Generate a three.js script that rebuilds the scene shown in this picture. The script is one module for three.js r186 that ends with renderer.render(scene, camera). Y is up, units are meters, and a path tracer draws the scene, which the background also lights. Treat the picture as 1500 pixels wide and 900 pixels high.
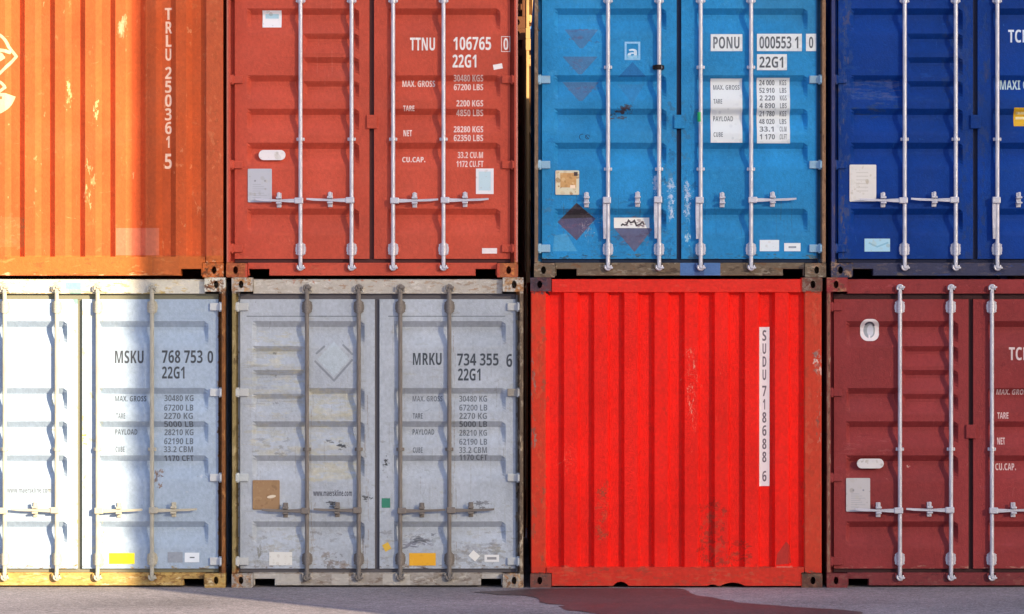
import * as THREE from 'three';
import { RoundedBoxGeometry } from 'three/addons/geometries/RoundedBoxGeometry.js';
import { mergeGeometries, toCreasedNormals } from 'three/addons/utils/BufferGeometryUtils.js';

// ---------------------------------------------------------------- camera, sky, sun, exposure
const S = 175.5, BASE = 861.5, DIST = 28;            // photograph pixels per metre on the container fronts, pixel row of the ground there, metres to the camera
const X = (px) => (px - 750) / S, Y = (py) => (BASE - py) / S;
const scene = new THREE.Scene();
const camera = new THREE.PerspectiveCamera(2 * Math.atan(450 / S / DIST) * 180 / Math.PI, 1500 / 900, 0.5, 900);
camera.position.set(0, Y(450), DIST);
camera.lookAt(0, Y(450), 0);

const SKY = 0.8;
const AZ = 42 * Math.PI / 180, EL = 17.2 * Math.PI / 180, TAN = Math.tan(AZ);
const sunDir = new THREE.Vector3(Math.sin(AZ) * Math.cos(EL), Math.sin(EL), Math.cos(AZ) * Math.cos(EL));
// clear late-afternoon air: blue overhead, paler towards the horizon, warm and bright round the low sun
{
  const w = 512, h = 256, d = new Float32Array(w * h * 4), dir = new THREE.Vector3();
  const ZENITH = [0.16, 0.23, 0.40], HORIZON = [0.32, 0.38, 0.50], GLOW = [1.0, 0.86, 0.70];
  for (let y = 0, i = 0; y < h; y++) for (let x = 0; x < w; x++, i += 4) {
    const el = ((y + 0.5) / h - 0.5) * Math.PI, az = ((x + 0.5) / w - 0.5) * 2 * Math.PI;
    dir.set(Math.cos(az) * Math.cos(el), Math.sin(el), Math.sin(az) * Math.cos(el));
    const up = Math.max(0, dir.y), air = Math.pow(1 - up, 2.5), th = Math.acos(Math.max(-1, Math.min(1, dir.dot(sunDir))));
    const glow = 1.6 * Math.exp(-th / 0.22) + 0.25 * Math.exp(-th / 0.7);
    for (let c = 0; c < 3; c++) d[i + c] = (ZENITH[c] + (HORIZON[c] - ZENITH[c]) * air + GLOW[c] * glow) * SKY;
    d[i + 3] = 1;
  }
  const t = new THREE.DataTexture(d, w, h, THREE.RGBAFormat, THREE.FloatType); t.mapping = THREE.EquirectangularReflectionMapping; t.magFilter = t.minFilter = THREE.LinearFilter; t.wrapS = THREE.RepeatWrapping; t.needsUpdate = true;
  scene.background = t; scene.environment = t;
}
const sun = new THREE.DirectionalLight(new THREE.Color(1, 0.81, 0.53), 5);
sun.name = 'sun';
sun.position.copy(sunDir).multiplyScalar(60);
sun.castShadow = true;
sun.shadow.mapSize.set(4096, 4096);
Object.assign(sun.shadow.camera, { left: -25, right: 25, top: 25, bottom: -25, near: 1, far: 140 });
sun.shadow.radius = 1;
scene.add(sun);
const renderer = new THREE.WebGLRenderer({ antialias: true });
renderer.toneMapping = THREE.LinearToneMapping;
renderer.toneMappingExposure = 2.5;
renderer.shadowMap.enabled = true;

// ---------------------------------------------------------------- helpers
function rng(seed) { let s = seed | 0; return () => { s = (s + 0x6d2b79f5) | 0; let t = Math.imul(s ^ (s >>> 15), 1 | s); t = (t + Math.imul(t ^ (t >>> 7), 61 | t)) ^ t; return ((t ^ (t >>> 14)) >>> 0) / 4294967296; }; }
function hash2(x, y, s) { let h = Math.imul(x, 374761393) + Math.imul(y, 668265263) + Math.imul(s, 974634777); h = Math.imul(h ^ (h >>> 13), 1274126177); return ((h ^ (h >>> 16)) >>> 0) / 4294967296; }
function vnoise(x, y, s, wrap = 0) {
  const ix = Math.floor(x), iy = Math.floor(y), fx = x - ix, fy = y - iy, u = fx * fx * (3 - 2 * fx), v = fy * fy * (3 - 2 * fy);
  const w = (n) => wrap ? ((n % wrap) + wrap) % wrap : n;
  const a = hash2(w(ix), w(iy), s), b = hash2(w(ix + 1), w(iy), s), c = hash2(w(ix), w(iy + 1), s), d = hash2(w(ix + 1), w(iy + 1), s);
  return a + (b - a) * u + (c - a) * v + (a - b - c + d) * u * v;
}
const fbm = (x, y, s, n = 4, wrap = 0) => { let t = 0, a = 0.5, f = 1; for (let i = 0; i < n; i++, a *= 0.5, f *= 2) t += a * vnoise(x * f, y * f, s + i * 17, wrap ? wrap * f : 0); return t; };
function canvas(w, h) { const c = document.createElement('canvas'); c.width = w; c.height = h; return c; }
function canvasTexture(c) { const t = new THREE.CanvasTexture(c); t.colorSpace = THREE.SRGBColorSpace; t.anisotropy = 8; return t; }
const taken = new Map();
function numbered(name) { const n = taken.get(name) || 0; taken.set(name, n + 1); return n ? name + '_' + String(n).padStart(3, '0') : name; }
function mesh(name, geometry, material, parent) {
  const m = new THREE.Mesh(geometry, material);
  m.name = parent ? name : numbered(name); m.castShadow = m.receiveShadow = true;
  (parent || scene).add(m);
  return m;
}
const box = (x0, x1, y0, y1, z0, z1) => { const g = new THREE.BoxGeometry(x1 - x0, y1 - y0, z1 - z0); g.translate((x0 + x1) / 2, (y0 + y1) / 2, (z0 + z1) / 2); return g; };
const rbox = (x0, x1, y0, y1, z0, z1, r = 0.004) => { const g = new RoundedBoxGeometry(x1 - x0, y1 - y0, z1 - z0, 2, r); g.translate((x0 + x1) / 2, (y0 + y1) / 2, (z0 + z1) / 2); return g; };
const cyl = (x, y0, y1, z, r, n = 14) => { const g = new THREE.CylinderGeometry(r, r, y1 - y0, n); g.translate(x, (y0 + y1) / 2, z); return g; };
const merged = (list) => mergeGeometries(list.map((g) => { const h = g.index ? g.toNonIndexed() : g; for (const k of Object.keys(h.attributes)) if (!['position', 'normal', 'uv'].includes(k)) h.deleteAttribute(k); return h; }));

// ---------------------------------------------------------------- shared material inputs
function greyTile(size, f) {
  const d = new Uint8Array(size * size * 4);
  for (let y = 0, i = 0; y < size; y++) for (let x = 0; x < size; x++, i += 4) { const v = Math.max(0, Math.min(255, f(x / size, y / size) * 255)); d[i] = d[i + 1] = d[i + 2] = v; d[i + 3] = 255; }
  const t = new THREE.DataTexture(d, size, size); t.wrapS = t.wrapT = THREE.RepeatWrapping; t.magFilter = THREE.LinearFilter; t.minFilter = THREE.LinearMipmapLinearFilter; t.generateMipmaps = true; t.needsUpdate = true;
  return t;
}
const peel = greyTile(512, (u, v) => 0.6 * fbm(u * 10, v * 10, 3, 4, 10) + 0.4 * vnoise(u * 120, v * 120, 9, 120));
peel.repeat.set(3, 3);
const patchy = greyTile(512, (u, v) => 0.72 + 0.45 * fbm(u * 8, v * 8, 21, 5, 8));
patchy.repeat.set(1.5, 1.5);
const metalTint = greyTile(256, (u, v) => 0.55 + 0.5 * fbm(u * 6, v * 40, 33, 4));
function paintMaterial(texture, rough = 0.72) { return new THREE.MeshPhysicalMaterial({ map: texture, roughness: rough, roughnessMap: patchy, bumpMap: peel, bumpScale: 0.0022, metalness: 0, specularIntensity: 0.4 }); }
function plain(color, rough = 0.6, metal = 0) { return new THREE.MeshStandardMaterial({ color, roughness: rough, metalness: metal, bumpMap: peel, bumpScale: 0.001 }); }
const rubber = plain('#1d1a1c', 0.85);
const galvanised = new THREE.MeshStandardMaterial({ color: '#e2e0ea', map: metalTint, roughness: 0.4, metalness: 0.5 });
const weatheredRod = new THREE.MeshStandardMaterial({ color: '#88807b', map: metalTint, roughness: 0.75, metalness: 0.1 });
const creamRod = new THREE.MeshStandardMaterial({ color: '#cfc9b6', map: metalTint, roughness: 0.7, metalness: 0.05 });
const deckWood = plain('#5a4632', 0.9);

// ---------------------------------------------------------------- painted fronts: one canvas per container, drawn in photograph pixels of its own front
const W = 2.438, H = 2.591, L = 6.058, CW = 1024, CH = Math.round(1024 * H / W);
class Front {
  constructor(left, bottom, base, seed) {
    this.c = canvas(CW, CH); this.g = this.c.getContext('2d'); this.r = rng(seed); this.seed = seed;
    this.l = left; this.t = bottom - H * S; this.w = W * S; this.h = H * S;
    const g = this.g, k = CW / this.w;
    g.fillStyle = base; g.fillRect(0, 0, CW, CH);
    g.setTransform(k, 0, 0, k, -this.l * k, -this.t * k);
  }
  rect(x0, y0, x1, y1, color, alpha = 1) { const g = this.g; g.globalAlpha = alpha; g.fillStyle = color; g.fillRect(x0, y0, x1 - x0, y1 - y0); g.globalAlpha = 1; }
  poly(points, color, alpha = 1) { const g = this.g; g.globalAlpha = alpha; g.fillStyle = color; g.beginPath(); points.forEach(([x, y], i) => i ? g.lineTo(x, y) : g.moveTo(x, y)); g.closePath(); g.fill(); g.globalAlpha = 1; }
  blob(x, y, rx, ry, color, alpha) {
    const n = 26, p = [], h = Array.from({ length: 6 }, () => [this.r() * 6.283, 0.5 * this.r()]);
    for (let i = 0; i < n; i++) { const a = i / n * 6.283; let k = 0.62 + 0.34 * (this.r() - 0.5); h.forEach(([f, m], j) => { k += m * Math.sin(a * (j + 2) + f) / (1 + j * 0.4) * 0.8; }); k = Math.max(0.12, k); p.push([x + Math.cos(a) * rx * k, y + Math.sin(a) * ry * k]); }
    this.poly(p, color, alpha);
    for (let i = 0; i < 4; i++) { const a = this.r() * 6.283, d = 0.8 + 0.8 * this.r(), s = (0.06 + 0.14 * this.r()) * Math.min(rx, ry) + 0.15; this.rect(x + Math.cos(a) * rx * d, y + Math.sin(a) * ry * d, x + Math.cos(a) * rx * d + s, y + Math.sin(a) * ry * d + s * 1.4, color, alpha); }
  }
  // n ragged blobs scattered in a rectangle
  spots(x0, y0, x1, y1, n, rx, ry, colors, a0, a1) { for (let i = 0; i < n; i++) { const k = 0.25 + this.r() * this.r() * 1.2; this.blob(x0 + (x1 - x0) * this.r(), y0 + (y1 - y0) * this.r(), rx * k, ry * k, colors[Math.floor(this.r() * colors.length)], a0 + (a1 - a0) * this.r()); } }
  // thin runs of dirt or rust with broken edges
  runs(x0, y0, x1, y1, n, len, colors, a0, a1, width = 1.2) {
    for (let i = 0; i < n; i++) {
      let x = x0 + (x1 - x0) * this.r(), y = y0 + (y1 - y0) * this.r(); const c = colors[Math.floor(this.r() * colors.length)], l = len * (0.3 + this.r()), w = width * (0.4 + this.r()), a = a0 + (a1 - a0) * this.r();
      for (let t = 0; t < l; t += 2.2) if (this.r() > 0.12) this.rect(x + (this.r() - 0.5) * 0.7, y + t, x + w * (0.6 + 0.6 * this.r()), y + t + 2.4, c, a * (0.5 + 0.5 * this.r()));
    }
  }
  scratches(x0, y0, x1, y1, n, len, color, a0, a1, steep = 0.8) {
    const g = this.g; g.strokeStyle = color; g.lineCap = 'round';
    for (let i = 0; i < n; i++) {
      let x = x0 + (x1 - x0) * this.r(), y = y0 + (y1 - y0) * this.r(), a = (this.r() < steep ? 1.57 : 0) + (this.r() - 0.5) * 0.8; const l = len * (0.2 + this.r());
      const al = a0 + (a1 - a0) * this.r();
      for (let k = 0; k < 7; k++) { a += (this.r() - 0.5) * 0.5; g.globalAlpha = al * (0.25 + 0.75 * this.r()); g.lineWidth = 0.25 + 0.65 * this.r() * this.r(); g.beginPath(); g.moveTo(x, y); x += Math.cos(a) * l / 7; y += Math.sin(a) * l / 7; g.lineTo(x, y); if (this.r() > 0.2) g.stroke(); }
    }
    g.globalAlpha = 1;
  }
  // uneven paint: noise over the whole canvas, every pixel multiplied
  weather(amount, chalk = 0, fx = 6, fy = 6) {
    const im = this.g.getImageData(0, 0, CW, CH), d = im.data;
    for (let y = 0, i = 0; y < CH; y++) for (let x = 0; x < CW; x++, i += 4) {
      const a = fbm(x / CW * fx, y / CH * fy, this.seed, 5), b = vnoise(x / 3, y / 3, this.seed + 5), k = 1 + amount * ((a - 0.47) * 1.9 + (b - 0.5) * 0.28);
      const w = chalk * Math.max(0, fbm(x / CW * 5 + 9, y / CH * 9, this.seed + 40, 5) - 0.5) * 2;
      for (let c = 0; c < 3; c++) { const v = d[i + c] * k; d[i + c] = v + (205 - v) * w; }
    }
    this.g.putImageData(im, 0, 0);
  }
  text(s, x0, y0, x1, y1, color, alpha = 1, bold = true) {
    const g = this.g; g.save(); g.font = (bold ? 'bold ' : '') + '100px sans-serif'; const w = g.measureText(s).width;
    g.translate(x0, y1); g.scale((x1 - x0) / w, (y1 - y0) / 72); g.globalAlpha = alpha; g.fillStyle = color; g.fillText(s, 0, 0); g.restore();
  }
  stacked(s, x0, x1, y0, pitch, height, color, alpha = 1) { [...s].forEach((ch, i) => ch !== ' ' && this.text(ch, ch === '1' ? x0 + 1.8 : x0, y0 + i * pitch, ch === '1' ? x1 - 1.8 : x1, y0 + i * pitch + height, color, alpha)); }
  texture() {
    const im = this.g.getImageData(0, 0, CW, CH), d = im.data;
    for (let y = 0, i = 0; y < CH; y++) for (let x = 0; x < CW; x++, i += 4) { const k = 1 + 0.05 * (hash2(x, y, this.seed) - 0.5) + 0.07 * (vnoise(x / 7, y / 9, this.seed + 3) - 0.5); d[i] *= k; d[i + 1] *= k; d[i + 2] *= k; }
    this.g.putImageData(im, 0, 0);
    return canvasTexture(this.c);
  }
}
function printed(w, h, draw) { const c = canvas(w, h), g = c.getContext('2d'); draw(g, w, h); return new THREE.MeshStandardMaterial({ map: canvasTexture(c), roughness: 0.6, roughnessMap: patchy }); }
function fit(g, s, x0, y0, x1, y1, color, bold = true) { g.save(); g.font = (bold ? 'bold ' : '') + '100px sans-serif'; const w = g.measureText(s).width; g.translate(x0, y1); g.scale((x1 - x0) / w, (y1 - y0) / 72); g.fillStyle = color; g.fillText(s, 0, 0); g.restore(); }
function dirty(g, w, h, seed, n = 30, colors = ['#8a8078', '#b8b0a4'], alpha = 0.35) { const r = rng(seed); for (let i = 0; i < n; i++) { g.globalAlpha = alpha * r(); g.fillStyle = colors[i % colors.length]; const s = (0.02 + 0.1 * r() * r()) * w; g.beginPath(); g.ellipse(r() * w, r() * h, s, s * (0.4 + r()), r() * 3, 0, 7); g.fill(); } g.globalAlpha = 1; }

// ---------------------------------------------------------------- container geometry (raw frame: x 0..W across the front, y up, front at z = 0)
const planar = (g) => { const p = g.attributes.position, uv = g.attributes.uv || new THREE.BufferAttribute(new Float32Array(p.count * 2), 2); for (let i = 0; i < p.count; i++) uv.setXY(i, p.getX(i) / W, p.getY(i) / H); g.setAttribute('uv', uv); return g; };
const DOOR_Z = -0.072, DOORS = [[0.066, 1.193], [1.233, 2.372]], DOOR_Y = [0.155, 2.41];
const FLUTES = [390.8, 292.5, 243.5, 193.5, 96.5].map((p) => p / S), SMALL = [354, 319, 284].map((p) => (p) / S);
function flute(t, a, b, c) { return t <= 0 || t >= c ? 0 : t < a ? t / a : t < b ? 1 : 1 - (t - b) / (c - b); }
const smooth = (v) => v * v * (3 - 2 * v) * 0.3 + v * 0.7;
// depth of the pressed door sheet at (x, y); small: section 0..3 whose plain middle field carries three shallow flutes instead of one deep
function doorDepth(leaf, small, rods, FL, SM) {
  const [a, b] = leaf ? [1.352, 2.29] : [0.166, 1.108], mid = (rods[leaf * 2] + rods[leaf * 2 + 1]) / 2 * 0 + rods[leaf ? 3 : 0];
  const span = (x, x0, x1) => Math.max(0, Math.min(1, Math.min(x - x0, x1 - x) / 0.034));
  return (x, y) => {
    const section = leaf * 2 + (x > mid ? 1 : 0), special = small.includes(section);
    let d = 0;
    FL.forEach((h, i) => { if (!(special && i === 1)) { let k = span(x, a, b); if (i === 1 && small.length) { const s = small.find((q) => q >> 1 === leaf); if (s !== undefined) k = Math.min(k, s % 2 ? span(x, a, mid) : span(x, mid, b)); } d = Math.max(d, 0.05 * smooth(Math.min(flute(h - y, 0.05, 0.085, 0.21), k))); } });
    if (special) for (const h of SM) d = Math.max(d, 0.04 * smooth(Math.min(flute(h - y, 0.045, 0.07, 0.165), section % 2 ? span(x, mid + 0.02, b) : span(x, a, mid - 0.02))));
    return d;
  };
}
function lines(stops, step) { const s = [...new Set(stops.map((v) => +v.toFixed(4)))].sort((p, q) => p - q), out = []; for (let i = 0; i < s.length - 1; i++) { const n = Math.max(1, Math.ceil((s[i + 1] - s[i]) / step)); for (let k = 0; k < n; k++) out.push(s[i] + (s[i + 1] - s[i]) * k / n); } out.push(s[s.length - 1]); return out; }
function sheet(xs, ys, z, rim, crease = 0.35) {
  if (rim !== undefined) { xs = [xs[0] - 1e-4, ...xs, xs[xs.length - 1] + 1e-4]; ys = [ys[0] - 1e-4, ...ys, ys[ys.length - 1] + 1e-4]; }
  const nx = xs.length, ny = ys.length, pos = [], index = [];
  for (let j = 0; j < ny; j++) for (let i = 0; i < nx; i++) pos.push(xs[i], ys[j], rim !== undefined && (i === 0 || j === 0 || i === nx - 1 || j === ny - 1) ? rim : z(xs[i], ys[j]));
  for (let j = 0; j < ny - 1; j++) for (let i = 0; i < nx - 1; i++) { const a = j * nx + i; index.push(a, a + 1, a + nx, a + 1, a + nx + 1, a + nx); }
  const g = new THREE.BufferGeometry(); g.setAttribute('position', new THREE.Float32BufferAttribute(pos, 3)); g.setIndex(index);
  planar(g); g.computeVertexNormals();
  return toCreasedNormals(g, crease);
}
function fluteProfile(x, x0, p) { // p = [front flat, slope, back flat, slope] starting at x0 with the front flat; returns 0 front .. 1 back
  const T = p[0] + p[1] + p[2] + p[3]; let t = ((x - x0) % T + T) % T;
  if (t < p[0]) return 0; t -= p[0]; if (t < p[1]) return t / p[1]; t -= p[1]; if (t < p[2]) return 1; return 1 - (t - p[2]) / p[3];
}
const castingShape = (() => {
  const s = new THREE.Shape(), w = 0.174, h = 0.118, r = 0.008;
  s.moveTo(r, 0); s.lineTo(w - r, 0); s.quadraticCurveTo(w, 0, w, r); s.lineTo(w, h - r); s.quadraticCurveTo(w, h, w - r, h); s.lineTo(r, h); s.quadraticCurveTo(0, h, 0, h - r); s.lineTo(0, r); s.quadraticCurveTo(0, 0, r, 0);
  const o = new THREE.Path(); o.absellipse(0.078, 0.06, 0.021, 0.032, 0, Math.PI * 2, true); s.holes.push(o);
  return s;
})();
function castingGeometry(x, y, mirror, z0) {
  const front = new THREE.ExtrudeGeometry(castingShape, { depth: 0.15, bevelEnabled: false, curveSegments: 10 });
  if (mirror) { front.scale(-1, 1, 1); const p = front.index; front.translate(0.174, 0, 0); const a = front.attributes.position; for (let i = 0; i < a.count; i += 3) { for (const at of Object.values(front.attributes)) { for (let c = 0; c < at.itemSize; c++) { const k = at.array[i * at.itemSize + c]; at.array[i * at.itemSize + c] = at.array[(i + 1) * at.itemSize + c]; at.array[(i + 1) * at.itemSize + c] = k; } } } front.computeVertexNormals(); }
  front.translate(x, y, z0);
  const back = box(x + 0.004, x + 0.17, y + 0.004, y + 0.114, z0 - 0.012, z0 + 0.001);
  return planar(merged([front, back]));
}
function rodParts() {
  const plate = (x, y) => merged([oval(x, y), cyl(x, y - 0.05, y + 0.05, DOOR_Z + 0.031, 0.026, 16), rbox(x - 0.028, x + 0.028, y - 0.045, y + 0.045, DOOR_Z, DOOR_Z + 0.034, 0.006), ...[[-1, -1], [1, -1], [-1, 1], [1, 1]].map(([a, b]) => { const g = new THREE.CylinderGeometry(0.008, 0.008, 0.01, 8); g.rotateX(1.5708); g.translate(x + a * 0.033, y + b * 0.036, DOOR_Z + 0.017); return g; })]);
  const oval = (x, y) => { const g = new THREE.CylinderGeometry(1, 1.06, 0.016, 12); g.rotateY(Math.PI / 12); g.rotateX(Math.PI / 2); g.scale(0.044, 0.06, 1); g.translate(x, y, DOOR_Z + 0.006); return g; };
  const guide = (x, y) => merged([rbox(x - 0.034, x + 0.034, y - 0.014, y + 0.014, DOOR_Z - 0.002, DOOR_Z + 0.03, 0.005), cyl(x, y - 0.013, y + 0.013, DOOR_Z + 0.031, 0.025, 14)]);
  const cam = (x, y, s) => { const hook = new THREE.TorusGeometry(0.024, 0.009, 8, 14, 4.4); hook.rotateZ(s > 0 ? -0.6 : 2.5); hook.translate(x, y + s * 0.012, DOOR_Z + 0.045); return merged([hook, rbox(x - 0.014, x + 0.014, y - 0.03, y + 0.03, DOOR_Z + 0.022, DOOR_Z + 0.05, 0.005), rbox(x - 0.005, x + 0.04, y + s * 0.018 - 0.008, y + s * 0.018 + 0.008, DOOR_Z + 0.02, DOOR_Z + 0.06, 0.003)]); };
  const keeper = (x, y) => merged([rbox(x - 0.042, x - 0.027, y - 0.02, y + 0.02, -0.062, -0.03, 0.004), rbox(x + 0.027, x + 0.042, y - 0.02, y + 0.02, -0.062, -0.03, 0.004), rbox(x - 0.042, x + 0.042, y - 0.028, y - 0.016, -0.062, -0.042, 0.004)]);
  const handle = (x, y, dir) => {
    if (dir === 'D') { const s = new THREE.Shape(); s.moveTo(-0.012, 0); s.lineTo(0.012, 0); s.lineTo(0.014, -0.14); s.lineTo(0.009, -0.33); s.lineTo(-0.007, -0.33); s.lineTo(-0.012, -0.14); const g = new THREE.ExtrudeGeometry(s, { depth: 0.012, bevelEnabled: true, bevelSize: 0.002, bevelThickness: 0.002, bevelSegments: 1 }); g.translate(x - 0.03, y + 0.01, DOOR_Z + 0.035); return merged([g, rbox(x - 0.045, x + 0.024, y - 0.026, y + 0.03, DOOR_Z + 0.018, DOOR_Z + 0.064, 0.008)]); }
    const k = dir === 'L' ? -1 : 1, s = new THREE.Shape();
    const pts = [[0, 0.014], [0.1, 0.012], [0.17, 0.008], [0.31, 0.013], [0.375, 0.016], [0.375, 0.004], [0.31, -0.004], [0.17, -0.008], [0.09, -0.014], [0, -0.016]].map(([a, b]) => [a * k, b]);
    if (k < 0) pts.reverse(); pts.forEach(([a, b], i) => i ? s.lineTo(a, b) : s.moveTo(a, b));
    const g = new THREE.ExtrudeGeometry(s, { depth: 0.012, bevelEnabled: true, bevelSize: 0.002, bevelThickness: 0.002, bevelSegments: 1 }); g.translate(x, y, DOOR_Z + 0.042);
    return merged([g, rbox(Math.min(x - k * 0.024, x + k * 0.05), Math.max(x - k * 0.024, x + k * 0.05), y - 0.026, y + 0.026, DOOR_Z + 0.016, DOOR_Z + 0.064, 0.008)]);
  };
  const retainer = (x, y) => merged([rbox(x - 0.02, x + 0.02, y - 0.062, y + 0.062, DOOR_Z - 0.002, DOOR_Z + 0.012, 0.005), rbox(x - 0.024, x + 0.024, y + 0.012, y + 0.03, DOOR_Z, DOOR_Z + 0.066, 0.005), rbox(x - 0.024, x + 0.024, y - 0.032, y - 0.016, DOOR_Z, DOOR_Z + 0.07, 0.005), rbox(x - 0.01, x + 0.01, y + 0.02, y + 0.066, DOOR_Z + 0.05, DOOR_Z + 0.066, 0.004)]);
  return { plate, guide, cam, keeper, handle, retainer };
}
const RP = rodParts();
const HINGES = [0.217, 0.917, 1.63, 2.347];
function hingeGeometry(right, y) {
  const g = merged([rbox(0.036, 0.135, y - 0.032, y + 0.032, DOOR_Z - 0.004, DOOR_Z + 0.022, 0.005), cyl(0.042, y - 0.04, y + 0.04, DOOR_Z + 0.012, 0.017, 12), rbox(0.012, 0.05, y - 0.03, y + 0.03, -0.055, -0.012, 0.005)]);
  if (right) { const p = g.attributes.position, n = g.attributes.normal; for (let i = 0; i < p.count; i++) { p.setX(i, W - p.getX(i)); n.setX(i, -n.getX(i)); } for (let i = 0; i < p.count; i += 3) for (const at of [p, n, g.attributes.uv]) for (let c = 0; c < at.itemSize; c++) { const a = at.array, k = a[(i + 1) * at.itemSize + c]; a[(i + 1) * at.itemSize + c] = a[(i + 2) * at.itemSize + c]; a[(i + 2) * at.itemSize + c] = k; } }
  return planar(g);
}
const hinges = [false, true].map((r) => HINGES.map((y) => hingeGeometry(r, y)));
function railGeometry(x0, x1, y0, y1, notches, dents, z0 = -0.15, z1 = -0.006, shoulder = 0) {
  const s = new THREE.Shape(); s.moveTo(x0, y0);
  const cuts = [...notches.map(([a, b, h]) => ({ a, pts: [[a, y0], [a, h], [b, h], [b, y0]] })), ...dents.map(([a, b, h]) => ({ a, pts: [0, 0.12, 0.3, 0.5, 0.72, 0.9, 1].map((t) => [a + (b - a) * t, y0 + (h - y0) * Math.pow(Math.sin(Math.PI * t), 0.8)]) }))].sort((p, q) => p.a - q.a);
  for (const c of cuts) for (const [x, y] of c.pts) s.lineTo(x, y);
  s.lineTo(x1, y0);
  if (shoulder) { s.lineTo(x1, 0.121); s.lineTo(W - 0.153, 0.121); s.lineTo(W - 0.153, y1); s.lineTo(0.133, y1); s.lineTo(0.133, 0.121); s.lineTo(x0, 0.121); } else { s.lineTo(x1, y1); s.lineTo(x0, y1); }
  const g = new THREE.ExtrudeGeometry(s, { depth: z1 - z0 - 0.004, bevelEnabled: true, bevelThickness: 0.004, bevelSize: 0.003, bevelOffset: -0.003, bevelSegments: 1 }); g.translate(0, 0, z0);
  return planar(g);
}
const sillGeometry = railGeometry(0.176, W - 0.176, 0.014, 0.122, [[0.186, 0.356, 0.07], [W - 0.356, W - 0.186, 0.07]], [], -0.16, -0.058);
const headerGeometry = railGeometry(0.176, W - 0.176, 2.456, 2.577, [], [], -0.16, -0.058);
const castingGeometries = [[0, 0, false], [W - 0.174, 0, true], [0, H - 0.118, false], [W - 0.174, H - 0.118, true]].map(([x, y, m]) => [castingGeometry(x, y, m, -0.152), castingGeometry(x, y, m, -L + 0.012)]);
const postGeometries = [0, 1].map((r) => { const a = rbox(0.002, 0.033, 0.118, H - 0.118, -0.11, -0.008, 0.006), b = box(0.006, 0.062, 0.118, H - 0.118, -0.165, -0.112), g = merged([a, b]); if (r) { const m = merged([rbox(W - 0.033, W - 0.002, 0.118, H - 0.118, -0.11, -0.008, 0.006), box(W - 0.062, W - 0.006, 0.118, H - 0.118, -0.165, -0.112)]); return planar(m); } return planar(g); });
const widePosts = [0, 1].map((r) => planar(r ? rbox(W - 0.15, W - 0.004, 0.118, H - 0.118, -0.15, -0.012, 0.012) : rbox(0.004, 0.13, 0.118, H - 0.118, -0.15, -0.012, 0.012)));
const rearPosts = [0, 1].map((r) => planar(r ? rbox(W - 0.13, W - 0.004, 0.118, H - 0.118, -L + 0.012, -L + 0.15, 0.012) : rbox(0.004, 0.13, 0.118, H - 0.118, -L + 0.012, -L + 0.15, 0.012)));
const sideWalls = [0, 1].map((r) => {
  const xs = [], T = 0.278; let z = -0.15; const zs = [z];
  while (z > -L + 0.16) { for (const s of [0.07, 0.068, 0.072, 0.068]) zs.push(z = Math.max(-L + 0.15, z - s)); }
  const pos = [], idx = []; zs.forEach((zz, i) => { const d = [0, 0, 0.036, 0.036][i % 4], x = r ? W - 0.012 - d : 0.012 + d; pos.push(x, 0.14, zz, x, 2.5, zz); if (i) { const k = i * 2; idx.push(k - 2, k - 1, k, k - 1, k + 1, k); } });
  const g = new THREE.BufferGeometry(); g.setAttribute('position', new THREE.Float32BufferAttribute(pos, 3)); g.setIndex(idx); const h = g.toNonIndexed(); h.computeVertexNormals();
  const uv = new Float32Array(h.attributes.position.count * 2); for (let i = 0; i < uv.length / 2; i++) { uv[i * 2] = h.attributes.position.getZ(i) / W; uv[i * 2 + 1] = h.attributes.position.getY(i) / H; } h.setAttribute('uv', new THREE.BufferAttribute(uv, 2));
  return h;
});
const bottomRails = [0, 1].map((r) => r ? box(W - 0.07, W - 0.008, 0.016, 0.15, -L + 0.165, -0.166) : box(0.008, 0.07, 0.016, 0.15, -L + 0.165, -0.166));
const topRails = [0, 1].map((r) => r ? box(W - 0.068, W - 0.008, 2.49, 2.565, -L + 0.165, -0.17) : box(0.008, 0.068, 2.49, 2.565, -L + 0.165, -0.17));
const roofGeometry = box(0.069, W - 0.069, 2.545, 2.575, -L + 0.02, -0.155);
const deckGeometry = box(0.071, W - 0.071, 0.12, 0.15, -L + 0.1, -0.17);
const rearWallGeometry = (() => { const prof = [0.11, 0.02, 0.104, 0.02]; const stops = [0.132]; for (let x = 0.2; x < W - 0.16; x += 0.254) for (const d of [0, 0.11, 0.13, 0.234]) if (x + d < W - 0.152) stops.push(x + d); stops.push(W - 0.152); const g = sheet(stops, [0.155, 1.3, 2.43], (x) => -0.0 - 0.045 * fluteProfile(x, 0.2, prof)); g.rotateY(Math.PI); g.translate(W, 0, -L + 0.03); return planar(g); })();
const rearRails = [planar(box(0.18, W - 0.18, 0.014, 0.155, -L + 0.015, -L + 0.1)), planar(box(0.18, W - 0.18, 2.43, 2.575, -L + 0.015, -L + 0.1))];
const gasketGeometry = merged([box(1.194, 1.232, 0.157, 2.408, -0.14, -0.1), box(0.066, 2.372, 0.124, 0.1545, -0.15, -0.095), box(0.066, 2.372, 2.4105, 2.4555, -0.15, -0.095)]);

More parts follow.
